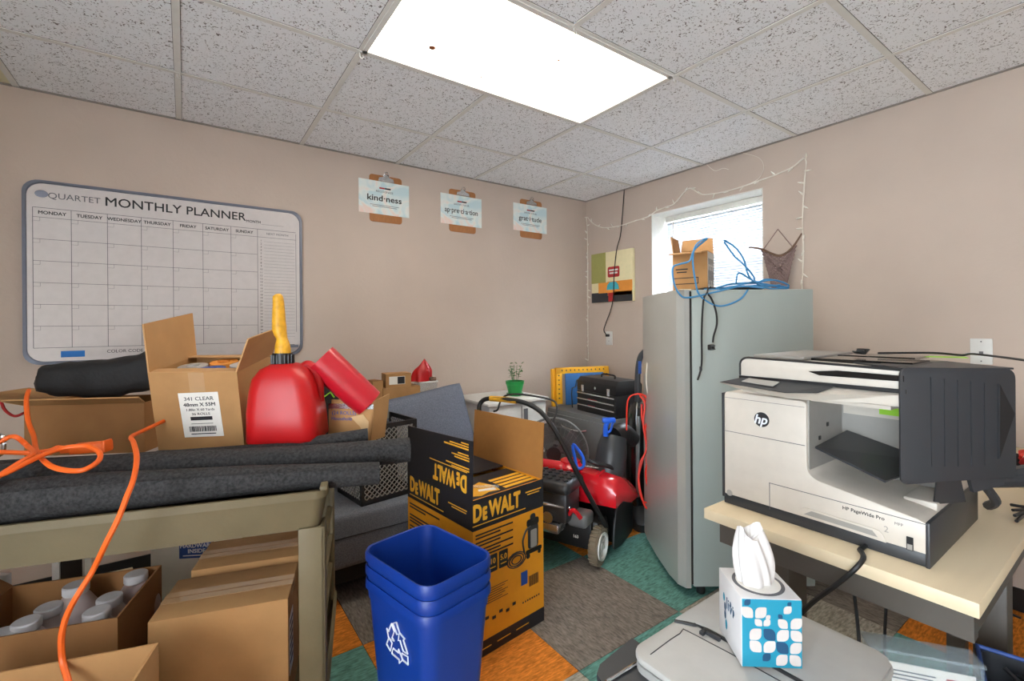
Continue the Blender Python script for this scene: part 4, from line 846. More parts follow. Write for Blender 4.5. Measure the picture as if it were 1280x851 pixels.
# ================================================================== BEHIND: white cabinet, plant, filing cabinet, stools, toolbox
t = thing('white_cabinet', 'small white cabinet under the potted plant by the wall', 'cabinet', (1.90, 2.80, 0))
MB(white_pl).box2((1.62, 2.56, .02), (2.10, 3.0, .755), bev=.008).build('body', t); MB(white_pl).box2((1.60, 2.54, .74), (2.115, 3.01, .765), bev=.008).build('top', t)
b = MB(ink_g, blk); b.box2((1.88, 2.556, .1), (1.884, 2.5605, .72)); b.box2((1.90, 2.552, .55), (1.93, 2.561, .7), m=0); b.build('door_line', t, smooth=False)
t = thing('potted_plant', 'small leafy plant in a green pot on the white cabinet', 'plant', (1.955, 2.74, .766)); M = WM[t]
MB(green_pot, M=M).lathe([(.045, 0), (.063, .08), (.066, .082), (.068, .105), (.06, .105), (.056, .085), (.04, .02)]).build('pot', t); MB(seam_m, M=M).cyl((0, 0, .08), (0, 0, .088), .056).build('soil', t)
MB(green_pot, M=M).lathe([(.05, 0), (.06, .004), (.062, .016), (.056, .016), (.05, .006)]).build('saucer', t)
bs = MB(leaf_m, M=M); bl = MB(leaf_m, M=M); R = random.Random(5)
for k in range(8):
    a = R.uniform(0, 2*PI); ln = R.uniform(.07, .13); tip = Vector((math.cos(a)*R.uniform(.03, .09), math.sin(a)*.04, .09+ln)); base = Vector((math.cos(a)*.015, math.sin(a)*.015, .085)); bs.tube([base, base.lerp(tip, .5)+Vector((0, 0, .02)), tip], .0018, n=5)
    for j in range(5):
        p = base.lerp(tip, .35+.16*j)+Vector((0, 0, .012)); d = Vector((R.uniform(-1, 1), R.uniform(-1, 1), R.uniform(-.3, .6))).normalized(); q = p+d*.026; s_ = d.cross(ZP).normalized()*.009
        bl.quad(p, p.lerp(q, .5)+s_, q, p.lerp(q, .5)-s_+Vector((0, 0, .002)), th=.0008)
bs.build('stems', t); bl.build('leaves', t, smooth=False)
# filing cabinet
CX0, CX1, CY0, CY1, CZ = 2.27, 2.95, 2.12, 2.76, .64
t = thing('filing_cabinet', 'dark gray metal filing cabinet behind the red snow blower', 'cabinet', (2.6, 2.4, 0))
MB(gray_m).box2((CX0+.01, CY0, 0), (CX1, CY1, CZ), bev=.004).build('body', t)
for k, (z0, z1) in enumerate(((.04, .32), (.335, CZ-.03))):
    d = MB(gray_m).box2((CX0-.008, CY0+.01, z0), (CX0+.009, CY1-.01, z1), bev=.004).build('drawer', t)
    MB(silver).tube([(CX0-.01, CY1-.18, z1-.06), (CX0-.03, CY1-.22, z1-.072), (CX0-.034, CY1-.32, z1-.078), (CX0-.03, CY0+.24, z1-.074), (CX0-.01, CY0+.2, z1-.066)], .006).build('handle', d)
# toolbox
t = thing('toolbox', 'black metal toolbox with drawers on the filing cabinet', 'toolbox', M=T(2.49, 2.33, CZ) @ RZ(-.1)); M = WM[t]
TBW, TBD, TBH = .42, .24, .25   # along y, along x
MB(blk, M=M).box2((-TBD/2, -TBW/2, 0), (TBD/2, TBW/2, .15), bev=.003).build('body', t)
b = MB(blk, M=M); b.prism([(-TBD/2, .152), (TBD/2, .152), (TBD/2, .22), (TBD/2-.03, .25), (-TBD/2+.03, .25), (-TBD/2, .22)], -TBW/2, TBW/2, M=Matrix(((1, 0, 0, 0), (0, 0, 1, 0), (0, 1, 0, 0), (0, 0, 0, 1))), bev=.003); b.build('lid', t)
for z in (.03, .075, .118):
    d = MB(blk, M=M).box2((-TBD/2-.004, -TBW/2+.01, z-.018), (-TBD/2+.002, TBW/2-.01, z+.016)).build('drawer', t, smooth=False); MB(silver, M=M).box2((-TBD/2-.01, -TBW/2+.01, z+.012), (-TBD/2-.003, TBW/2-.01, z+.022), bev=.001).build('pull_strip', d)
for y in (-.14, .14): MB(silver, M=M).box((.006, .03, .05), (-TBD/2-.003, y, .17), bev=.002).build('latch', t)
MB(silver, M=M).cyl((-TBD/2-.004, 0, .185), (-TBD/2, 0, .185), .01, n=14).build('lock', t)
MB(blk, M=M).tube([(0, -.07, .25), (0, -.06, .272), (0, .06, .272), (0, .07, .25)], .007, n=8).build('handle', t)
b = MB(redp, M=M); b.box2((-TBD/2-.0045, -.02, .09), (-TBD/2-.004, .08, .1)); b.box2((-TBD/2-.0045, -.0, .045), (-TBD/2-.004, .08, .055)); b.build('red_mark', t, smooth=False)
# step stools
SMx = face((2.35, 2.745, CZ), (.93, -.30, 0), ZP)
t = thing('folding_step_stool', 'yellow folded step stool standing behind the toolbox', 'stool', M=SMx @ T(.22, 0, 0)); M = SMx @ RX(-.05)
SMx2 = M
b = MB(yel_m, M=M)
W_, H_ = .46, .30
for a0, a1 in (((.0, .02), (.05, H_)), ((W_-.05, .02), (W_, H_)), ((.0, H_-.05), (W_, H_))): b.box2((a0[0], a0[1], -.02), (a1[0], a1[1], .02), bev=.004)
b.box2((-.025, .0, -.04), (.0, H_-.01, .0), bev=.004); b.build('frame', t)
b = MB(dkgray, M=M @ T(0, 0, .0205))
for i in range(11): b.box((.009, .012, .001), (.05+.036*i, H_-.022, 0))
for i in range(6): b.box((.012, .009, .001), (W_-.022, H_-.06-.035*i, 0)); b.box((.012, .009, .001), (.022, H_-.06-.035*i, 0))
b.build('grip_slots', t, smooth=False)
t = thing('blue_stool', 'blue folded stool leaning against the yellow one', 'stool', M=SMx @ T(.2, 0, .04)); b = MB(stool_blue, M=SMx2 @ T(0, 0, .021))
b.box2((.07, .012, .0), (.40, .255, .02), bev=.006); b.build('panel', t)
b = MB(dkgray, M=SMx2 @ T(0, 0, .044)); 
b.tube([(.10, -.1, .05), (.105, .1, .02), (.12, .14, .0), (.15, .15, 0), (.16, .2, 0), (.32, .2, 0), (.33, .15, 0), (.36, .14, .0)], .005, n=6, k=1)
b.tube([(.16, .16, .0), (.32, .16, 0)], .003, n=6, k=1); b.bm.verts.ensure_lookup_table()
tag(b.build('wire_stand'), 'black bent wire stand in front of the blue stool', 'stand'); 
# ================================================================== UPRIGHT VACUUM + red cord
VP = Vector((2.37, 1.965, 0)); t = thing('upright_vacuum', 'black upright vacuum cleaner standing between cabinet and fridge', 'vacuum', M=T(*VP) @ RZ(-.25)); M = WM[t]; VP
# local: -y is toward the camera side
b = MB(blk, M=M); b.loft([rrect(.17, .2, .04, z=.0, cy=-.03), rrect(.18, .22, .04, z=.05, cy=-.03), rrect(.14, .14, .04, z=.09), rrect(.08, .1, .03, z=.13)]); b.build('floor_head', t)
b = MB(blk_gloss, M=M); b.loft([rrect(.09, .09, .03, z=.12), rrect(.14, .12, .04, z=.2), rrect(.14, .12, .04, z=.6), rrect(.10, .1, .03, z=.74), rrect(.04, .04, .015, z=.78)]); b.build('dust_body', t)
MB(gray_m, M=M).cyl((-.055, -.065, .2), (-.04, -.06, .7), .012).build('hose', t)
b = MB(dkgray, M=M); b.tube([(0, 0, .76), (0, 0, .95), (.02, 0, 1.06), (.06, .0, 1.10)], [.02, .018, .018, .02], n=10); b.build('handle', t)
MB(label_blue, M=M).box((.02, .01, .08), (-.0, -.022, 1.0), bev=.003).build('blue_trigger', t)
b = MB(red_cord); D_ = 2.66
b.tube(pt([(797, 492), (785, 500), (783, 540), (780, 580), (776, 605)], D_+.05), .005, n=6)
b.tube(pt([(797, 492), (808, 497), (811, 520), (806, 540), (812, 565), (807, 590), (811, 615), (814, 635), (806, 632), (799, 605), (800, 580), (808, 560), (804, 530), (806, 505), (800, 494)], D_), .0055, n=6)
b.tube(pt([(800, 495), (812, 510), (814, 550), (808, 575), (814, 600), (813, 625), (803, 625), (798, 600), (803, 575), (810, 555), (803, 525), (802, 505)], D_+.01), .0055, n=6)
tag(b.build('red_extension_cord'), 'orange-red cord looped over the upright vacuum', 'cord')
o = MB(wire_w).tube(pt([(819, 440), (822, 455), (822, 480), (819, 498), (815, 499), (812, 490), (812, 470), (815, 445), (817, 440)], 2.62), .0042, n=6, k=4).tube(pt([(816, 418), (814, 440), (809, 455), (808, 480), (811, 498)], 2.63), .003, n=6, k=4).build('white_cable_loop'); tag(o, 'pale cable loop hanging by the edge of the fridge door', 'cable')
# ================================================================== FLOOR FAN
fc = at(692, 566, 2.93); dirv = (Vector((0, 0, EYE))-fc); dirv.z = .25; dirv.normalize()
FN = face(fc, dirv.cross(ZP)*-1 if dirv.cross(ZP).length else XP, ZP)
xd = Vector((-dirv.y, dirv.x, 0)).normalized(); yd = dirv.cross(xd); FN = face(fc, xd, yd) 
t = thing('floor_fan', 'round black floor fan with wire cage beside the white cabinet', 'fan', (fc.x, fc.y, 0))
b = MB(gray_m, M=FN); FRr = .215
for rr_ in (FRr, FRr*.99): b.tube([(rr_*math.cos(a), rr_*math.sin(a), (rr_-FRr)*0+(.0 if rr_ == FRr else -.05)) for a in [i*PI/12 for i in range(24)]], .006, n=6, closed=True, k=2)
for rr_, z in ((.17, .022), (.12, .036), (.07, .045)): b.tube([(rr_*math.cos(a), rr_*math.sin(a), z) for a in [i*PI/12 for i in range(24)]], .0018, n=5, closed=True, k=2)
for i in range(36): a = i*PI/18; b.tube([(.04*math.cos(a), .04*math.sin(a), .048), (.12*math.cos(a+.15), .12*math.sin(a+.15), .036), (FRr*math.cos(a+.3), FRr*math.sin(a+.3), .0)], .0014, n=4, k=3)
b.build('cage', t); MB(blk, M=FN).cyl((0, 0, .042), (0, 0, .052), .045).build('hub_cap', t)
b = MB(gray_m, M=FN)
for i in range(4):
    a0 = i*PI/2
    b.grid(lambda u, v: (math.cos(a0+v*1.1-.2*u)*(.04+.15*u), math.sin(a0+v*1.1-.2*u)*(.04+.15*u), -.02+.03*v), 6, 6, th=.002)
b.build('blades', t, angle=60)
MB(blk, M=FN).cyl((0, 0, -.14), (0, 0, -.03), .06, .05).build('motor', t)
b = MB(blk); q = FN @ Vector((0, 0, -.1)); b.cyl((q.x, q.y, .02), (q.x, q.y, q.z-.03), .018, n=12); b.cyl((q.x, q.y, 0), (q.x, q.y, .025), .16, .15, n=28); b.build('stand', t)

# ================================================================== SNOW BLOWER
R_ = Vector((.40, -.9165, 0)); F_ = Vector((.9165, .40, 0)); SB = face((1.775, 1.735, 0), R_, F_)  # x to the machine's right, y forward
SB = Matrix(((R_.x, F_.x, 0, 1.79), (R_.y, F_.y, 0, 1.755), (0, 0, 1, 0), (0, 0, 0, 1)))
t = thing('snow_blower', 'red and black gas snow blower parked behind the tool carton', 'snow blower', M=SB)
def wheel(x):
    o = MB(tire_m, M=SB @ T(x, 0, .102) @ RY(PI/2)); o.lathe([(.062, -.022), (.088, -.024), (.096, -.014), (.096, .014), (.088, .024), (.062, .022), (.062, -.022)], n=36)
    for i in range(26): a = i*2*PI/26; o.box((.014, .01, .04), (.096*math.cos(a), .096*math.sin(a), 0), rot=(0, 0, a), bev=.001)
    wl = o.build('wheel', t); h = MB(white_pl, M=SB @ T(x, 0, .102) @ RY(PI/2)); h.lathe([(.05, .0), (.072, .012), (.072, .03), (.062, .03), (.058, .012), (.05, -.01)], n=32); h.cyl((0, 0, -.02), (0, 0, .026), .018, n=16)
    for i in range(6): a = i*PI/3; h.box((.045, .016, .012), (.037*math.cos(a), .037*math.sin(a), .014), rot=(0, 0, a), bev=.002)
    h.build('hub', wl)
wheel(0); wheel(-.44)
b = MB(blk, M=SB); b.box2((-.42, -.02, .07), (-.03, .02, .25), bev=.01); b.box2((-.42, .0, .1), (-.0, .3, .22), bev=.02); b.box2((-.44, .0, .09), (0, .0, .11)); b.build('chassis', t)
b = MB(paper, ink, M=SB @ face((-.3, -.0215, .17), XP, ZP)); b.box((.09, .03, .001), (.0, .01, 0)); b.text('TORO', .022, T(.0, .01, .001), m=1, bold=.0006, sx=1.1); b.text('163', .02, T(.19, -.02, 0), m=0) if False else None; b.build('label', t, smooth=False)
# auger housing sides
def side_plate(x):
    p = curve((.10, .06), (.12, .30), (.30, .33))+curve((.36, .32), (.42, .28), (.44, .2))+[(.46, .10), (.44, .02), (.22, .02), (.12, .04)]
    return MB(blk, M=SB).prism(p, -.006, .006, M=T(x, 0, 0) @ Matrix(((0, 0, 1, 0), (1, 0, 0, 0), (0, 1, 0, 0), (0, 0, 0, 1))), bev=.002).build('side_plate', t)
side_plate(.045); side_plate(-.485)
b = MB(blk, M=SB); b.grid(lambda u, v: (-.485+.53*u, .12+.12*(1-math.cos(v*PI/2))-.0, .30-.27*v if False else .28*(1-v)+.02), 2, 8, th=.006); b.build('housing_back', t)
# auger: rubber paddles
b = MB(mesh_m, M=SB); b.cyl((-.48, .3, .14), (.04, .3, .14), .018)
for k in range(2):
    b.grid(lambda u, v: (-.47+.5*u, .3+(.02+.1*v)*math.cos(k*PI+1.2*abs(u-.5)*2+v*.5), .14+(.02+.1*v)*math.sin(k*PI+1.2*abs(u-.5)*2+v*.5)), 14, 5, th=.01)
b.build('auger', t)
# hood
def hood(u, v):
    x = -.47+.54*u; s_ = abs(u-.5)*2; y = .06+.40*v; z = .46-.10*v-.08*v*v-.05*s_**4+.02*math.sin(v*PI); return (x, y, z)
b = MB(red_paint, M=SB)
prof = [(.04, .40), (.06, .445), (.12, .455), (.22, .43), (.33, .375), (.42, .32), (.465, .27), (.47, .255)]
def hsec(x, dz, dy=0): return [(x, y+dy, z-dz) for y, z in prof]+[(x, .455+dy, .245-dz*.3), (x, .30+dy, .285-dz), (x, .16+dy, .30), (x, .04+dy, .30)]
b.loft([hsec(-.50, .05), hsec(-.485, .02), hsec(-.44, .0), hsec(-.3, -.01), hsec(-.2, -.012), hsec(-.1, -.01), hsec(.0, .0), hsec(.065, .015), hsec(.085, .04)]); b.build('hood', t, angle=50)
b = MB(red_paint, M=SB); b.tube([(.066, .10, .30), (.07, .16, .375), (.07, .25, .375), (.068, .38, .30), (.066, .44, .26)], .010, n=8); b.tube([(-.02, .05, .455), (-.02, .2, .445), (-.015, .36, .365), (-.01, .455, .28)], .010, n=8); b.build('hood_rib', t)
b = MB(paper, ink, M=SB @ face((-.12, .16, .4625), (1, 0, 0), (0, 1, -.2))); b.box((.13, .04, .001), (0, 0, 0)); b.text('TORO', .026, T(0, 0, .0008), m=1, bold=.0008, sx=1.2); b.build('hood_label', t, smooth=False)
MB(red_paint, M=SB).lathe([(.085, 0), (.08, .03), (.06, .045), (.055, .06)], M=T(-.2, .09, .445)).build('chute_collar', t)
# engine
b = MB(dkgray, M=SB); b.box2((-.42, -.20, .40), (-.08, .02, .47), bev=.03, seg=3); b.box2((-.38, -.18, .25), (-.1, .0, .41), bev=.02)
for i in range(7):
    for j in range(4): b.box((.022, .022, .008), (-.385+i*.045, -.16+j*.045, .473), rot=(0, 0, .78))
b.build('engine', t)
MB(red_paint, M=SB).box2((-.46, .0, .40), (-.2, .09, .50), bev=.03, seg=3).build('fuel_cover', t)
MB(rust, M=SB).cyl((-.42, -.14, .30), (-.32, -.2, .30), .035, n=16).build('muffler', t)
b = MB(silver, M=SB); b.tube([(-.3, -.21, .34), (-.22, -.23, .36), (-.15, -.2, .35), (-.1, -.15, .33)], .008); b.cyl((-.2, -.2, .28), (-.2, -.12, .28), .03, n=14); b.box2((-.3, -.2, .2), (-.14, -.1, .25), bev=.01); b.build('carburetor', t)
MB(red_paint, M=SB).tube([(-.1, -.15, .3), (-.07, -.16, .33), (-.05, -.12, .28)], .012).build('primer_bulb', t)
MB(gray_m, M=SB).box2((-.13, -.12, .22), (-.02, .0, .29), bev=.02, seg=3).build('recoil_cover', t)
MB(paper, M=SB @ face((-.12, -.0225, .13), XP, ZP)).text('163', .022, Matrix(), bold=.0006).build('lettering', t, smooth=False)
# handle bars
hp = [SB @ Vector((.03, .03, .2)), at(727, 602, 2.38), at(706, 560, 2.36), at(690, 532, 2.37), at(674, 513, 2.42), at(655, 503, 2.46), at(635, 499.5, 2.50), at(612, 498, 2.56), at(602, 502, 2.58), at(599, 512, 2.58), at(604, 530, 2.6)]
lt = SB @ Vector((-.47, .03, .2)); b = MB(blk); b.tube(hp+[hp[-1].lerp(lt, .35), hp[-1].lerp(lt, .7), lt], .0125, n=10); b.build('handle_bar', t)
MB(yel_spout).tube([at(646, 501.3, 2.48), at(628, 499, 2.52), at(613, 498, 2.56)], .0150, n=10).build('orange_grip', t)
MB(blk).tube([at(617, 514, 2.56), at(622, 512, 2.55), at(625, 503, 2.55), at(631, 495, 2.53), at(645, 492.5, 2.5), at(668, 495, 2.46), at(690, 500, 2.44), at(696, 507, 2.42), at(694, 520, 2.40), at(686, 533, 2.38)], .0052, n=8).build('bail_wire', t)
MB(blue_m).tube([at(716, 556, 2.55), at(719, 574, 2.53), at(722, 585, 2.5), at(729, 583, 2.5), at(729, 572, 2.52), at(722, 561, 2.55)], .0085, n=8, closed=True, k=4).build('chute_control', t)
cb = SB @ Vector((-.2, .09, .49))
b = MB(dkgray); ct = at(766, 540, 2.72); cm = at(762, 585, 2.68)
b.tube([at(760, 604, 2.66), cm, at(765, 562, 2.7), at(768, 545, 2.72)], [.085, .092, .085, .07], n=20); b.build('discharge_chute', t)
b = MB(blk); b.tube([at(768, 545, 2.72), at(778, 541, 2.76), at(792, 550, 2.8)], [.055, .06, .045], n=16); b.tube([at(735, 575, 2.6), at(748, 580, 2.58), at(765, 585, 2.6), at(772, 600, 2.62)], .012, n=8); b.box((.05, .05, .06), at(768, 603, 2.66), bev=.01); b.build('chute_deflector', t)
b = MB(blue_m); q = at(760, 532, 2.66); b.tube([at(757, 545, 2.66), at(757, 534, 2.66), at(760, 526, 2.66)], .014, n=8); b.box((.075, .03, .028), at(761, 525, 2.66), rot=(0, 0, -.6), bev=.006); b.tube([at(766, 528, 2.66), at(763, 538, 2.66), at(758, 541, 2.66)], .007, n=8); b.build('chute_trigger', t)

# ================================================================== UTILITY CART
CO = Vector((.315, 1.328, 0)); ax = Vector((.956, -.294, 0)); ay = Vector((.294, .956, 0)); CM = Matrix(((ax.x, ay.x, 0, CO.x), (ax.y, ay.y, 0, CO.y), (0, 0, 1, 0), (0, 0, 0, 1)))
CW, CD = 1.05, .50   # x from -CW to 0, y 0..CD
t = thing('utility_cart', 'beige-gray plastic two-shelf utility cart in the left foreground', 'cart', M=CM @ T(-CW/2, CD/2, 0)); M = CM
def tray(z0, z1, name):
    b = MB(cart_m, M=M @ T(-CW/2, CD/2, 0)); k = [(CW-.04, CD-.04, z0, .03), (CW-.01, CD-.01, z1-.02, .03), (CW, CD, z1-.02, .03), (CW, CD, z1, .03), (CW-.02, CD-.02, z1, .02), (CW-.03, CD-.03, z1-.03, .02), (CW-.06, CD-.06, z0+.01, .02)]
    b.loft([rrect(w_, h_, r_, 4, z) for w_, h_, z, r_ in k]); return b.build(name, t)
tray(.724, .83, 'top_tray'); tray(.20, .295, 'bottom_tray')
MB(cart_m, M=M).box2((-.02, .0, .83), (0, CD, .842), bev=.004).build('end_rim', t)
for x0, x1 in ((-.075, -.008), (-CW+.008, -CW+.075)):
    for y in (.008, CD-.008):
        sg = 1 if y < .1 else -1; b = MB(cart_m, M=M); b.box2((x0, y, .295), (x1, y+sg*.012, .73), bev=.003); xx = x1 if x0 > -.2 else x0; b.box2((xx, y, .295), (xx-(.012 if x0 > -.2 else -.012), y+sg*.07, .73), bev=.003); b.build('corner_post', t)
b = MB(cart_m, M=M)
for z in (.42, .52, .62): b.box2((-.03, .07, z), (-.012, CD-.07, z+.012))
b.build('end_ribs', t, smooth=False)
for x, y in ((-.09, .07), (-.09, CD-.07), (-CW+.09, .07), (-CW+.09, CD-.07)):
    b = MB(blk, M=M); b.cyl((x, y-.018, .065), (x, y+.018, .065), .065, n=24); b.box((.05, .05, .05), (x, y, .165)); b.box((.06, .006, .12), (x, y-.024, .12)); b.box((.06, .006, .12), (x, y+.024, .12)); b.build('caster', t)
MB(cart_m, M=M).box2((-CW+.03, .1, .7), (-CW-.02, CD-.1, .8), bev=.01).build('handle_end', t)
def CP(x, y, z): return CM @ Vector((x, y, z))
# rubber mat rolls
def spiral_roll(name, label, pts, radii, m, gr='rubber mat rolls on the cart'):
    P = [Vector(p) for p in pts]; b = MB(*m)
    d = (P[-1]-P[0]).normalized(); a = Vector((0, 0, 1)); a = (a-d*a.dot(d)).normalized(); c = d.cross(a); lp = []
    turns = 2.6; N = 70
    QQ = []
    for i in range(len(P)-1):
        for j in range(6): u_ = j/6; QQ.append((P[i].lerp(P[i+1], u_), radii[i]*(1-u_)+radii[i+1]*u_))
    QQ.append((P[-1], radii[-1]))
    for q, r in QQ:
        L_ = []
        for i in range(N+1):
            th_ = i/N*turns*2*PI; rr = r*(1-.60*i/N); L_.append(q+(a*math.cos(th_+1)+c*math.sin(th_+1))*rr)
        for i in range(N, -1, -1):
            th_ = i/N*turns*2*PI; rr = r*(1-.60*i/N)-.006; L_.append(q+(a*math.cos(th_+1)+c*math.sin(th_+1))*rr)
        lp.append(L_)
    b.loft(lp); o = b.build(name, angle=40); return tag(o, label, 'mat roll', gr)
spiral_roll('mat_roll', 'thin black rubber mat roll at the back, below the gas can', [CP(-1.05, .29, .882), CP(-.6, .265, .875), CP(-.2, .25, .882), CP(.11, .25, .918)], [.05, .048, .04, .026], [mat_rubber])
spiral_roll('mat_roll', 'middle black rubber mat roll sticking out farthest from the cart', [CP(-1.05, .18, .885), CP(-.6, .185, .89), CP(-.1, .18, .875), CP(.24, .20, .872)], [.05, .052, .05, .045], [mat_rubber])
spiral_roll('mat_roll', 'front black rubber mat roll resting on the cart rim, frayed end', [CP(-1.05, .075, .86), CP(-.6, .075, .867), CP(-.2, .07, .862), CP(.14, .09, .838)], [.065, .06, .044, .037], [mat_rubber])
tag(MB(mat_rubber, M=CM).box2((-.56, .31, .737), (-.08, .47, .872), bev=.008).box2((-1.0, .31, .737), (-.56, .47, .80), bev=.008).build('folded_mat'), 'flat folded black rubber mat lying under the open carton on the cart', 'mat')
# gas can
gc = at(362, 548, 1.54); gM = T(gc.x, gc.y, .905) @ RZ(-.5)
t = thing('gas_can', 'red plastic gas can with yellow spout on the cart', 'gas can', M=gM)
b = MB(red_can, M=gM); k = [(.20, .17, .0, .03), (.222, .19, .01, .045), (.215, .185, .10, .045), (.196, .175, .17, .045), (.178, .165, .205, .045), (.135, .14, .236, .045), (.075, .09, .252, .035)]
b.loft([rrect(w_, h_, r_, 5, z, cx=-.012*(z/.25)) for w_, h_, z, r_ in k]); b.build('can_body', t, angle=50)
MB(red_can, M=gM).tube([(.03, .02, .222), (.052, .02, .242), (.075, .02, .228), (.088, .02, .19), (.094, .02, .12)], [.017, .017, .017, .016, .012], n=10).build('handle', t)
b = MB(blk, M=gM); b.cyl((-.02, 0, .243), (-.02, 0, .286), .033, .031, n=20)
for i in range(18): a = i*2*PI/18; b.box((.004, .004, .035), (-.02+.0335*math.cos(a), .0335*math.sin(a), .263))
b.build('cap', t)
MB(yel_spout, M=gM).tube([(-.02, 0, .28), (-.02, 0, .31), (-.022, 0, .335), (-.03, 0, .37), (-.032, 0, .45), (-.034, 0, .475), (-.035, 0, .482)], [.026, .023, .017, .022, .0175, .015, .006], n=16).build('spout', t)
# open carton with tape rolls
bc = at(252, 556, 1.66); Rc = T(*at(251, 546, 1.62)); base = at(272, 545, 1.63)
dx = (at(303, 458, 1.475)-at(187, 456, 1.475)); 
BMx = T(base.x, base.y, base.z) @ RZ(-YAW+.03) @ RX(.17)
WBx, DBx, HBx = .282, .24, .268
BMx = BMx @ T(0, .03, -.012)
t = open_carton('cardboard_carton', 'open brown carton of tape rolls with white shipping label, on the cart', BMx, WBx, DBx, HBx, (('L', .16, -.02, .0), ('R', .12, .42, .0), ('F', .035, -1.5, .0), ('B', .045, -1.45, .0)))
Fd = BMx @ face((0, -DBx/2-.0006, 0), XP, ZP) @ T(.012, .125, 0) @ RZ(.03)
b = MB(paper, ink, M=Fd); b.box((.128, .152, .0008), (0, 0, 0)); Md = T(0, 0, .0005)
b.text('341 CLEAR', .0175, Md @ T(0, .055, 0), m=1, sx=1.15); b.text('48mm X 55M', .0165, Md @ T(0, .035, 0), m=1, sx=1.12, bold=.0003); b.text('1.88in X 60 Yards', .0115, Md @ T(0, .018, 0), m=1, sx=1.1); b.text('36 ROLLS', .012, Md @ T(0, .003, 0), m=1, sx=1.2)
b.bars([(0, -.012, .07, .012), (0, -.03, .07, .0014)], Md, m=1); xx = -.043
RR = random.Random(2)
while xx < .043: w_ = RR.choice((.001, .002, .003)); b.bars([(xx, -.048, w_, .018)], Md, m=1); xx += w_+RR.choice((.0012, .002))
b.bars([(0, -.065, .08, .003)], Md, m=1); b.build('shipping_label', t, smooth=False)
MB(tape_m, M=BMx).box2((-.015, -DBx/2-.0004, HBx-.075), (.035, -DBx/2+.001, HBx)).build('tape_strip', t, smooth=False)
def troll(lb, x, y, z, m, rx=0):
    o = MB(m, M=BMx @ T(x, y, z) @ RX(rx)); o.lathe([(.02, 0), (.045, 0), (.045, .048), (.02, .048), (.02, 0)], n=28); tag(o.build('tape_roll'), lb, 'tape roll', 'tape rolls in the open carton')
tag(MB(card_dk, M=BMx).box2((-.14, -.11, .01), (.14, .11, .21)).build('inner_packing', smooth=False), 'brown inner packing under the tape rolls', 'packing')
troll('clear tape roll at the left of the open carton', -.075, .0, .212, clear_tape); troll('orange labelled tape roll beside the clear one in the carton', .0, .055, .212, org_p); troll('blue and white labelled tape roll in the middle of the carton', .012, -.045, .212, label_blue); troll('gray tape roll at the right of the open carton', .09, .02, .212, clear_tape)
# red vinyl tube + torn box
tc_ = at(445, 548, 1.66); tM = T(tc_.x, tc_.y, tc_.z) @ RZ(-YAW-.12); tW, tD, tH = .165, .075, .145
t = thing('torn_box', 'torn brown box with blue lettering beside the gas can, on a mat roll', 'box', M=tM)
b = MB(card, card_in, M=tM); e = .004
b.loft([[(-tW/2-.006, -tD/2, 0), (tW/2-.01, -tD/2, 0), (tW/2-.01, -tD/2+e, 0), (-tW/2-.006, -tD/2+e, 0)], [(-tW/2+.012, -tD/2, tH), (tW/2+.006, -tD/2, tH-.004), (tW/2+.006, -tD/2+e, tH-.004), (-tW/2+.012, -tD/2+e, tH)]])
b.loft([[(tW/2-.012, -tD/2, 0), (tW/2+.01, tD/2, 0), (tW/2+.005, tD/2, 0), (tW/2-.016, -tD/2, 0)], [(tW/2+.005, -tD/2, tH-.004), (tW/2+.03, tD/2, tH+.012), (tW/2+.025, tD/2, tH+.012), (tW/2, -tD/2, tH-.004)]])
b.box2((-tW/2, -tD/2, 0), (tW/2-.01, tD/2, .004)); b.box2((-tW/2, tD/2-e, 0), (tW/2, tD/2, tH*.8)); b.box2((-tW/2, -tD/2, 0), (-tW/2+e, tD/2, tH*.85)); b.build('box_body', t, smooth=False)
Fd = tM @ face((0, -tD/2-.0008, 0), XP, ZP); b = MB(label_blue, card_in, card_dk, M=Fd); b.text('(24 ROLLS)', .019, T(-.025, .098, 0), sx=1.0); b.text('Household Cle', .018, T(-.02, .078, 0), sx=.95); b.build('lettering', t, smooth=False)
b = MB(card_edge, M=Fd); b.prism([(.0, .085), (.045, .095), (.065, .07), (.062, .02), (.05, .008), (.035, .05)], 0, .001); b.build('torn_layer', t, smooth=False)
MB(silver, M=Fd).box((tW, .018, .0008), (.0, .122, 0)).build('tape_strip', t, smooth=False)
p0 = at(448, 492, 1.64); p1 = at(400, 448, 1.60); ax_ = (p1-p0).normalized(); p0 = p0-ax_*.05
b = MB(red_tube); aa = ax_.orthogonal().normalized(); bb_ = ax_.cross(aa); nn = 32; lps = []
for p, r in ((p0, .054), (p1, .058), (p1, .0545), (p0, .0505), (p0, .054)): lps.append([p+(aa*math.cos(2*PI*i/nn)+bb_*math.sin(2*PI*i/nn))*r for i in range(nn)])
b.loft(lps, cap0=False, cap1=False); b.cyl(p0, p0+ax_*.003, .052)
tag(b.build('red_tube', angle=40), 'red vinyl tube leaning up out of the torn box', 'tube')
# small silver hardware
tag(MB(silver, M=T(*at(398, 537, 1.58)) @ RZ(.3)).box((.03, .015, .01), (0, 0, .005), bev=.003).tube([(-.015, 0, .005), (-.03, .01, .008), (-.04, 0, .003)], .003, n=6).build('metal_fitting'), 'tiny silver fitting between the gas can and torn box', 'fitting')
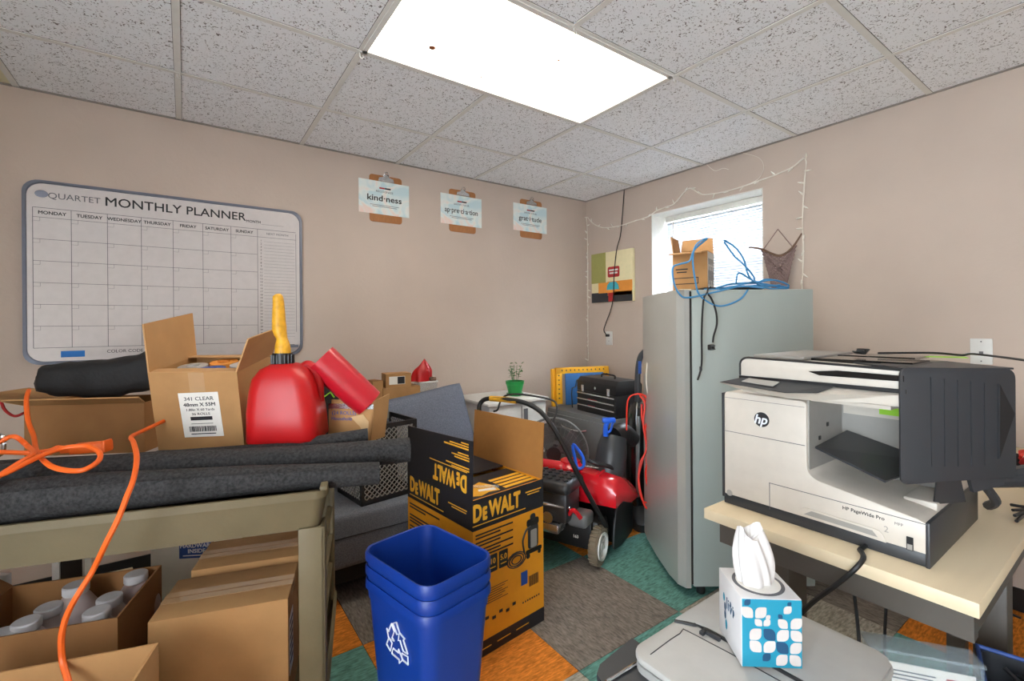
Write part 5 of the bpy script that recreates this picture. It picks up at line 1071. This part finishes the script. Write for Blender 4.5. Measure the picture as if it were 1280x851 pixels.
# left open box with black bag
lc = at(112, 566, 1.72); lM = T(lc.x, lc.y, lc.z) @ RZ(-YAW+.12) @ T(.0, .09, 0)
t = open_carton('cardboard_box', 'wide brown open box under the black pouch on the cart', lM, .40, .22, .185, (('F', .07, 1.15, -.02), ('L', .17, 1.35, .0)), ms=(card_dk, card))
bp_ = MB(blk_fab)
P_ = [(at(40, 480, 1.68), .0), (at(60, 475, 1.70), 1), (at(110, 470, 1.72), 1), (at(160, 462, 1.74), 1), (at(196, 455, 1.77), .9)]
def pouch(u, v):
    xs_ = [44, 60, 90, 120, 150, 178, 200]; top = [462, 455.5, 452, 450, 447, 441, 434]; bot = [487, 494, 496, 498, 495, 489, 484]; s_ = u*6; i = min(int(s_), 5); f_ = s_-i
    X = xs_[i]*(1-f_)+xs_[i+1]*f_; tp = top[i]*(1-f_)+top[i+1]*f_; bo = bot[i]*(1-f_)+bot[i+1]*f_; a = v*2*PI; cy = (tp+bo)/2; h = (bo-tp)/2
    sn = math.sin(a); cs = math.cos(a); e_ = .35 if u in (0, 1) else 1; yy = cy-h*e_*(abs(sn)**.6)*(1 if sn > 0 else -1); dd = 1.68+.0004*X+.075*e_*(abs(cs)**.6)*(1 if cs > 0 else -1)+.02
    if sn > 0: yy -= 2.0*max(cs, 0)
    return at(X+2*math.sin(u*25+v*6), yy+.7*math.sin(u*31+v*9), dd)
bp_.grid(pouch, 36, 24); bp_.grid(lambda u, v: pouch(0, v).lerp(sum((pouch(0, k/12) for k in range(12)), Vector())/12, u), 2, 24); bp_.grid(lambda u, v: pouch(1, v).lerp(sum((pouch(1, k/12) for k in range(12)), Vector())/12, u), 2, 24)
bmesh.ops.remove_doubles(bp_.bm, verts=bp_.bm.verts[:], dist=.001); bmesh.ops.recalc_face_normals(bp_.bm, faces=bp_.bm.faces[:])
tag(bp_.build('black_pouch', angle=60), 'long black nylon pouch lying across the open box', 'pouch')
# orange extension cord
b = MB(orange_c); D0 = 1.30
def dp(l): return [at(x, y, d) for x, y, d in l]
b.tube(dp([(36, 488, 1.50), (33, 500, 1.46), (35, 525, 1.42), (42, 545, 1.38), (45, 562, 1.30), (52, 573, 1.19), (65, 583, 1.14), (85, 588, 1.13), (105, 587, 1.13), (122, 577, 1.16), (125, 567, 1.19), (115, 559, 1.22), (100, 557.5, 1.22), (80, 560, 1.21), (55, 568, 1.17), (30, 580, 1.12), (5, 592, 1.08), (-25, 600, 1.05)]), .0062, n=8)
b.tube(dp([(-20, 567, 1.26), (0, 565, 1.26), (35, 566, 1.27), (60, 563.5, 1.29), (72, 559, 1.31)]), .0062, n=8)
b.tube(dp([(-20, 556, 1.24), (0, 552, 1.26), (12, 546, 1.27), (22, 547, 1.27), (35, 558, 1.28), (42, 567, 1.18), (25, 578, 1.13), (0, 594, 1.09), (-15, 606, 1.07)]), .0062, n=8)
b.tube(dp([(205, 526, 1.52), (190, 533, 1.48), (175, 540, 1.44), (164, 546, 1.34), (167, 553, 1.26), (171, 572, 1.15), (167, 598, 1.07), (158, 622, 1.035), (148, 648, 1.02), (133, 678, 1.01), (116, 713, 1.02), (98, 742, 1.0), (84, 768, 1.0), (77, 795, 1.0), (78, 825, 1.0), (85, 851, .98), (92, 890, .95)]), .006, n=8)
b.build('cord_run') ; o = bpy.data.objects['cord_run']; o.name = 'extension_cord'
q = bpy.data.objects.new('tmp', None)
tag(o, 'orange extension cord looped on the mat rolls and hanging down the cart', 'cord'); 
tm = dp([(72, 559, 1.31), (92, 561, 1.31), (134, 557, 1.32)])
b = MB(orange_c); dv = (tm[2]-tm[1]).normalized(); Fm = face(tm[1], dv, ZP); b.box2((-.03, -.009, -.01), (.0, .009, .01), bev=.003, M=Fm); b.box2((.0, -.013, -.018), (.092, .013, .018), bev=.003, M=Fm); b.box2((.085, -.015, -.012), (.094, .018, .02), bev=.002, M=Fm); b.tube([tm[0], tm[1]], .006, n=8)
b.build('power_block', o)
# left edge clutter: maroon cable, metal hoop
tag(MB(redp).tube(dp([(-12, 490, 1.75), (0, 500, 1.75), (6, 512, 1.75), (18, 520, 1.75), (30, 516, 1.75)]), .005, n=6).build('maroon_cable'), 'thin maroon cable arc at the far left of the cart', 'cable')
tag(MB(chrome).tube(dp([(-6, 542, 1.5), (3, 545, 1.5), (5, 556, 1.5), (3, 566, 1.48), (-6, 572, 1.45)]), .006, n=8).build('chrome_hook'), 'chrome curved rod at the left edge on the cart', 'rod')

# ------------------------------------------------------------------ lower shelf
# tall jugs box
zb = .215
# stacked cartons
def closed_carton(label, M, W, D, H, ms=(card, tape_m), tape='x', group='closed cartons on the lower shelf'):
    t = thing('cardboard_box', label, 'box', M=M, group=group); MB(ms[0], M=M).box2((-W/2, -D/2, 0), (W/2, D/2, H), bev=.003).build('carton_body', t)
    MB(tape_m, M=M).box2((-W/2-.0006, -.028, H-.03), (W/2+.0006, .028, H+.0008)).build('tape_strip', t, smooth=False)
    MB(card_dk, M=M).box2((-W/2, -.0015, H+.0008), (W/2, .0015, H+.0012)).build('flap_seam', t, smooth=False); return t
a1, a2 = onz(182, 778, .54), onz(359, 750, .54)
t = closed_carton('near closed brown carton with a label on its right end, on the lower shelf', CM @ T(-.268, .15, zb) @ RZ(.0), .325, .21, .315)
b = MB(paper, ink, M=WM[t] @ face((.1631, -.01, .2), YP, ZP)); b.box((.07, .16, .0008), (-.045, -.03, 0));
for i in range(6): b.bars([(-.045, .03-.022*i, .05, .008)], T(0, 0, .0005), m=1)
b.build('label', t, smooth=False)
closed_carton('far closed brown carton behind the near one, on the lower shelf', CM @ T(-.235, .378, zb), .34, .2, .325)
# jugs box
jM = CM @ T(-.70, .24, zb); jW, jD, jH = .37, .28, .312
t = open_carton('cardboard_box', 'open brown box filled with white-capped plastic jugs', jM, jW, jD, jH, (('L', .10, .9, .0),), ms=(card_dk, card_dk))
jug0 = None
spots = [(33, 775, 1.20), (61, 757, 1.28), (95, 730, 1.33), (121, 762, 1.24), (137, 745, 1.32), (170, 716, 1.42), (2, 790, 1.17)]
jl = ['clear jug with white cap at the front left of the jug box', 'clear jug just behind the front left one', 'large clear jug standing tallest in the middle', 'clear jug with cap right behind the orange cord', 'clear jug in the third spot toward the right flap', 'clear jug at the back right by the dark flap', 'clear jug cut off at the left edge of the view']
for i, (x, y, d) in enumerate(spots):
    p = at(x, y, d); lx, ly = (i % 4), (i//4)
    if jug0 is None:
        jt = thing('plastic_jug', jl[0], 'jug', group='jugs in the open box'); 
        MB(jug_m).lathe([(.03, 0), (.058, .004), (.06, .02), (.06, .15), (.056, .172), (.032, .215), (.026, .222), (.026, .232)], n=28).build('bottle', jt); MB(cap_w).lathe([(.0285, .226), (.03, .228), (.03, .246), (.027, .249), (0, .249)], n=26).build('cap', jt); jug0 = jt; o = jt
    else: o = copy_tree(jug0)
    o['label'] = jl[i]; o.matrix_world = T(p.x, p.y, p.z-.249)
# lift cushions for jugs: folded liner
tag(MB(card_dk, M=jM).box2((-.165, -.135, .008), (.165, .135, .02)).build('box_liner', smooth=False), 'brown liner pad at the bottom of the jug box', 'liner')
# bottom front box on the floor
fM = CM @ T(-.585, -.29, 0)
t = open_carton('cardboard_box', 'large open brown box on the floor in front of the cart', fM, .46, .38, .558, (), ms=(card, card_dk))
# white carton behind
wp = at(232, 700, 1.98)
t = thing('white_carton', 'white carton with a blue printed label behind the brown cartons', 'box', M=T(wp.x, wp.y, 0) @ RZ(-YAW+.1)); MB(white_pl, M=WM[t]).box2((-.14, 0, 0), (.14, .2, .46), bev=.003).build('carton_body', t)
Fd = WM[t] @ face((.045, -.0006, wp.z+.045), XP, ZP); b = MB(label_blue, white_ink, M=Fd); b.box((.14, .075, .0008), (0, 0, 0)); b.text('HARDWARE', .024, T(0, .015, .0005), m=1, bold=.0004); b.text('INSIDE', .024, T(0, -.008, .0005), m=1, bold=.0004); b.bars([(0, -.026, .11, .004)], T(0, 0, .0005), m=1); b.build('blue_label', t, smooth=False)
# low bench / board behind the cart
t = thing('leaning_board', 'long speckled beige board with gray-green face behind the cart', 'board', (-.1, 2.3, 0)); M = T(-.3, 2.2, 0) @ RZ(-.08)
MB(slate, M=M).box2((-.75, 0, 0), (.13, .04, .31), bev=.003).build('gray_face', t); MB(speck, M=M).box2((-.75, .04, 0), (.13, .06, .38), bev=.003).build('speckled_face', t)
wq = at(77, 705, 1.9); t = thing('white_rack', 'small white frame with dark panel standing behind the jug box', 'frame', M=T(wq.x, wq.y, 0) @ RZ(-YAW)); MB(white_pl, M=WM[t]).box2((-.04, 0, 0), (-.01, .03, .36)).box2((.085, 0, 0), (.095, .03, .38)).box2((-.01, 0, .2), (.085, .03, .225)).build('rails', t, smooth=False); MB(blk, M=WM[t]).box2((-.01, .005, .225), (.085, .025, .34)).build('dark_panel', t, smooth=False)
wq = at(2, 735, 1.5); t = thing('white_post', 'white upright panel at the left edge behind the jug box', 'panel', M=T(wq.x, wq.y, 0) @ RZ(-YAW)); MB(white_pl, M=WM[t]).box2((-.08, 0, 0), (.012, .02, .48), bev=.002).build('panel', t)
bpy.context.view_layer.update()
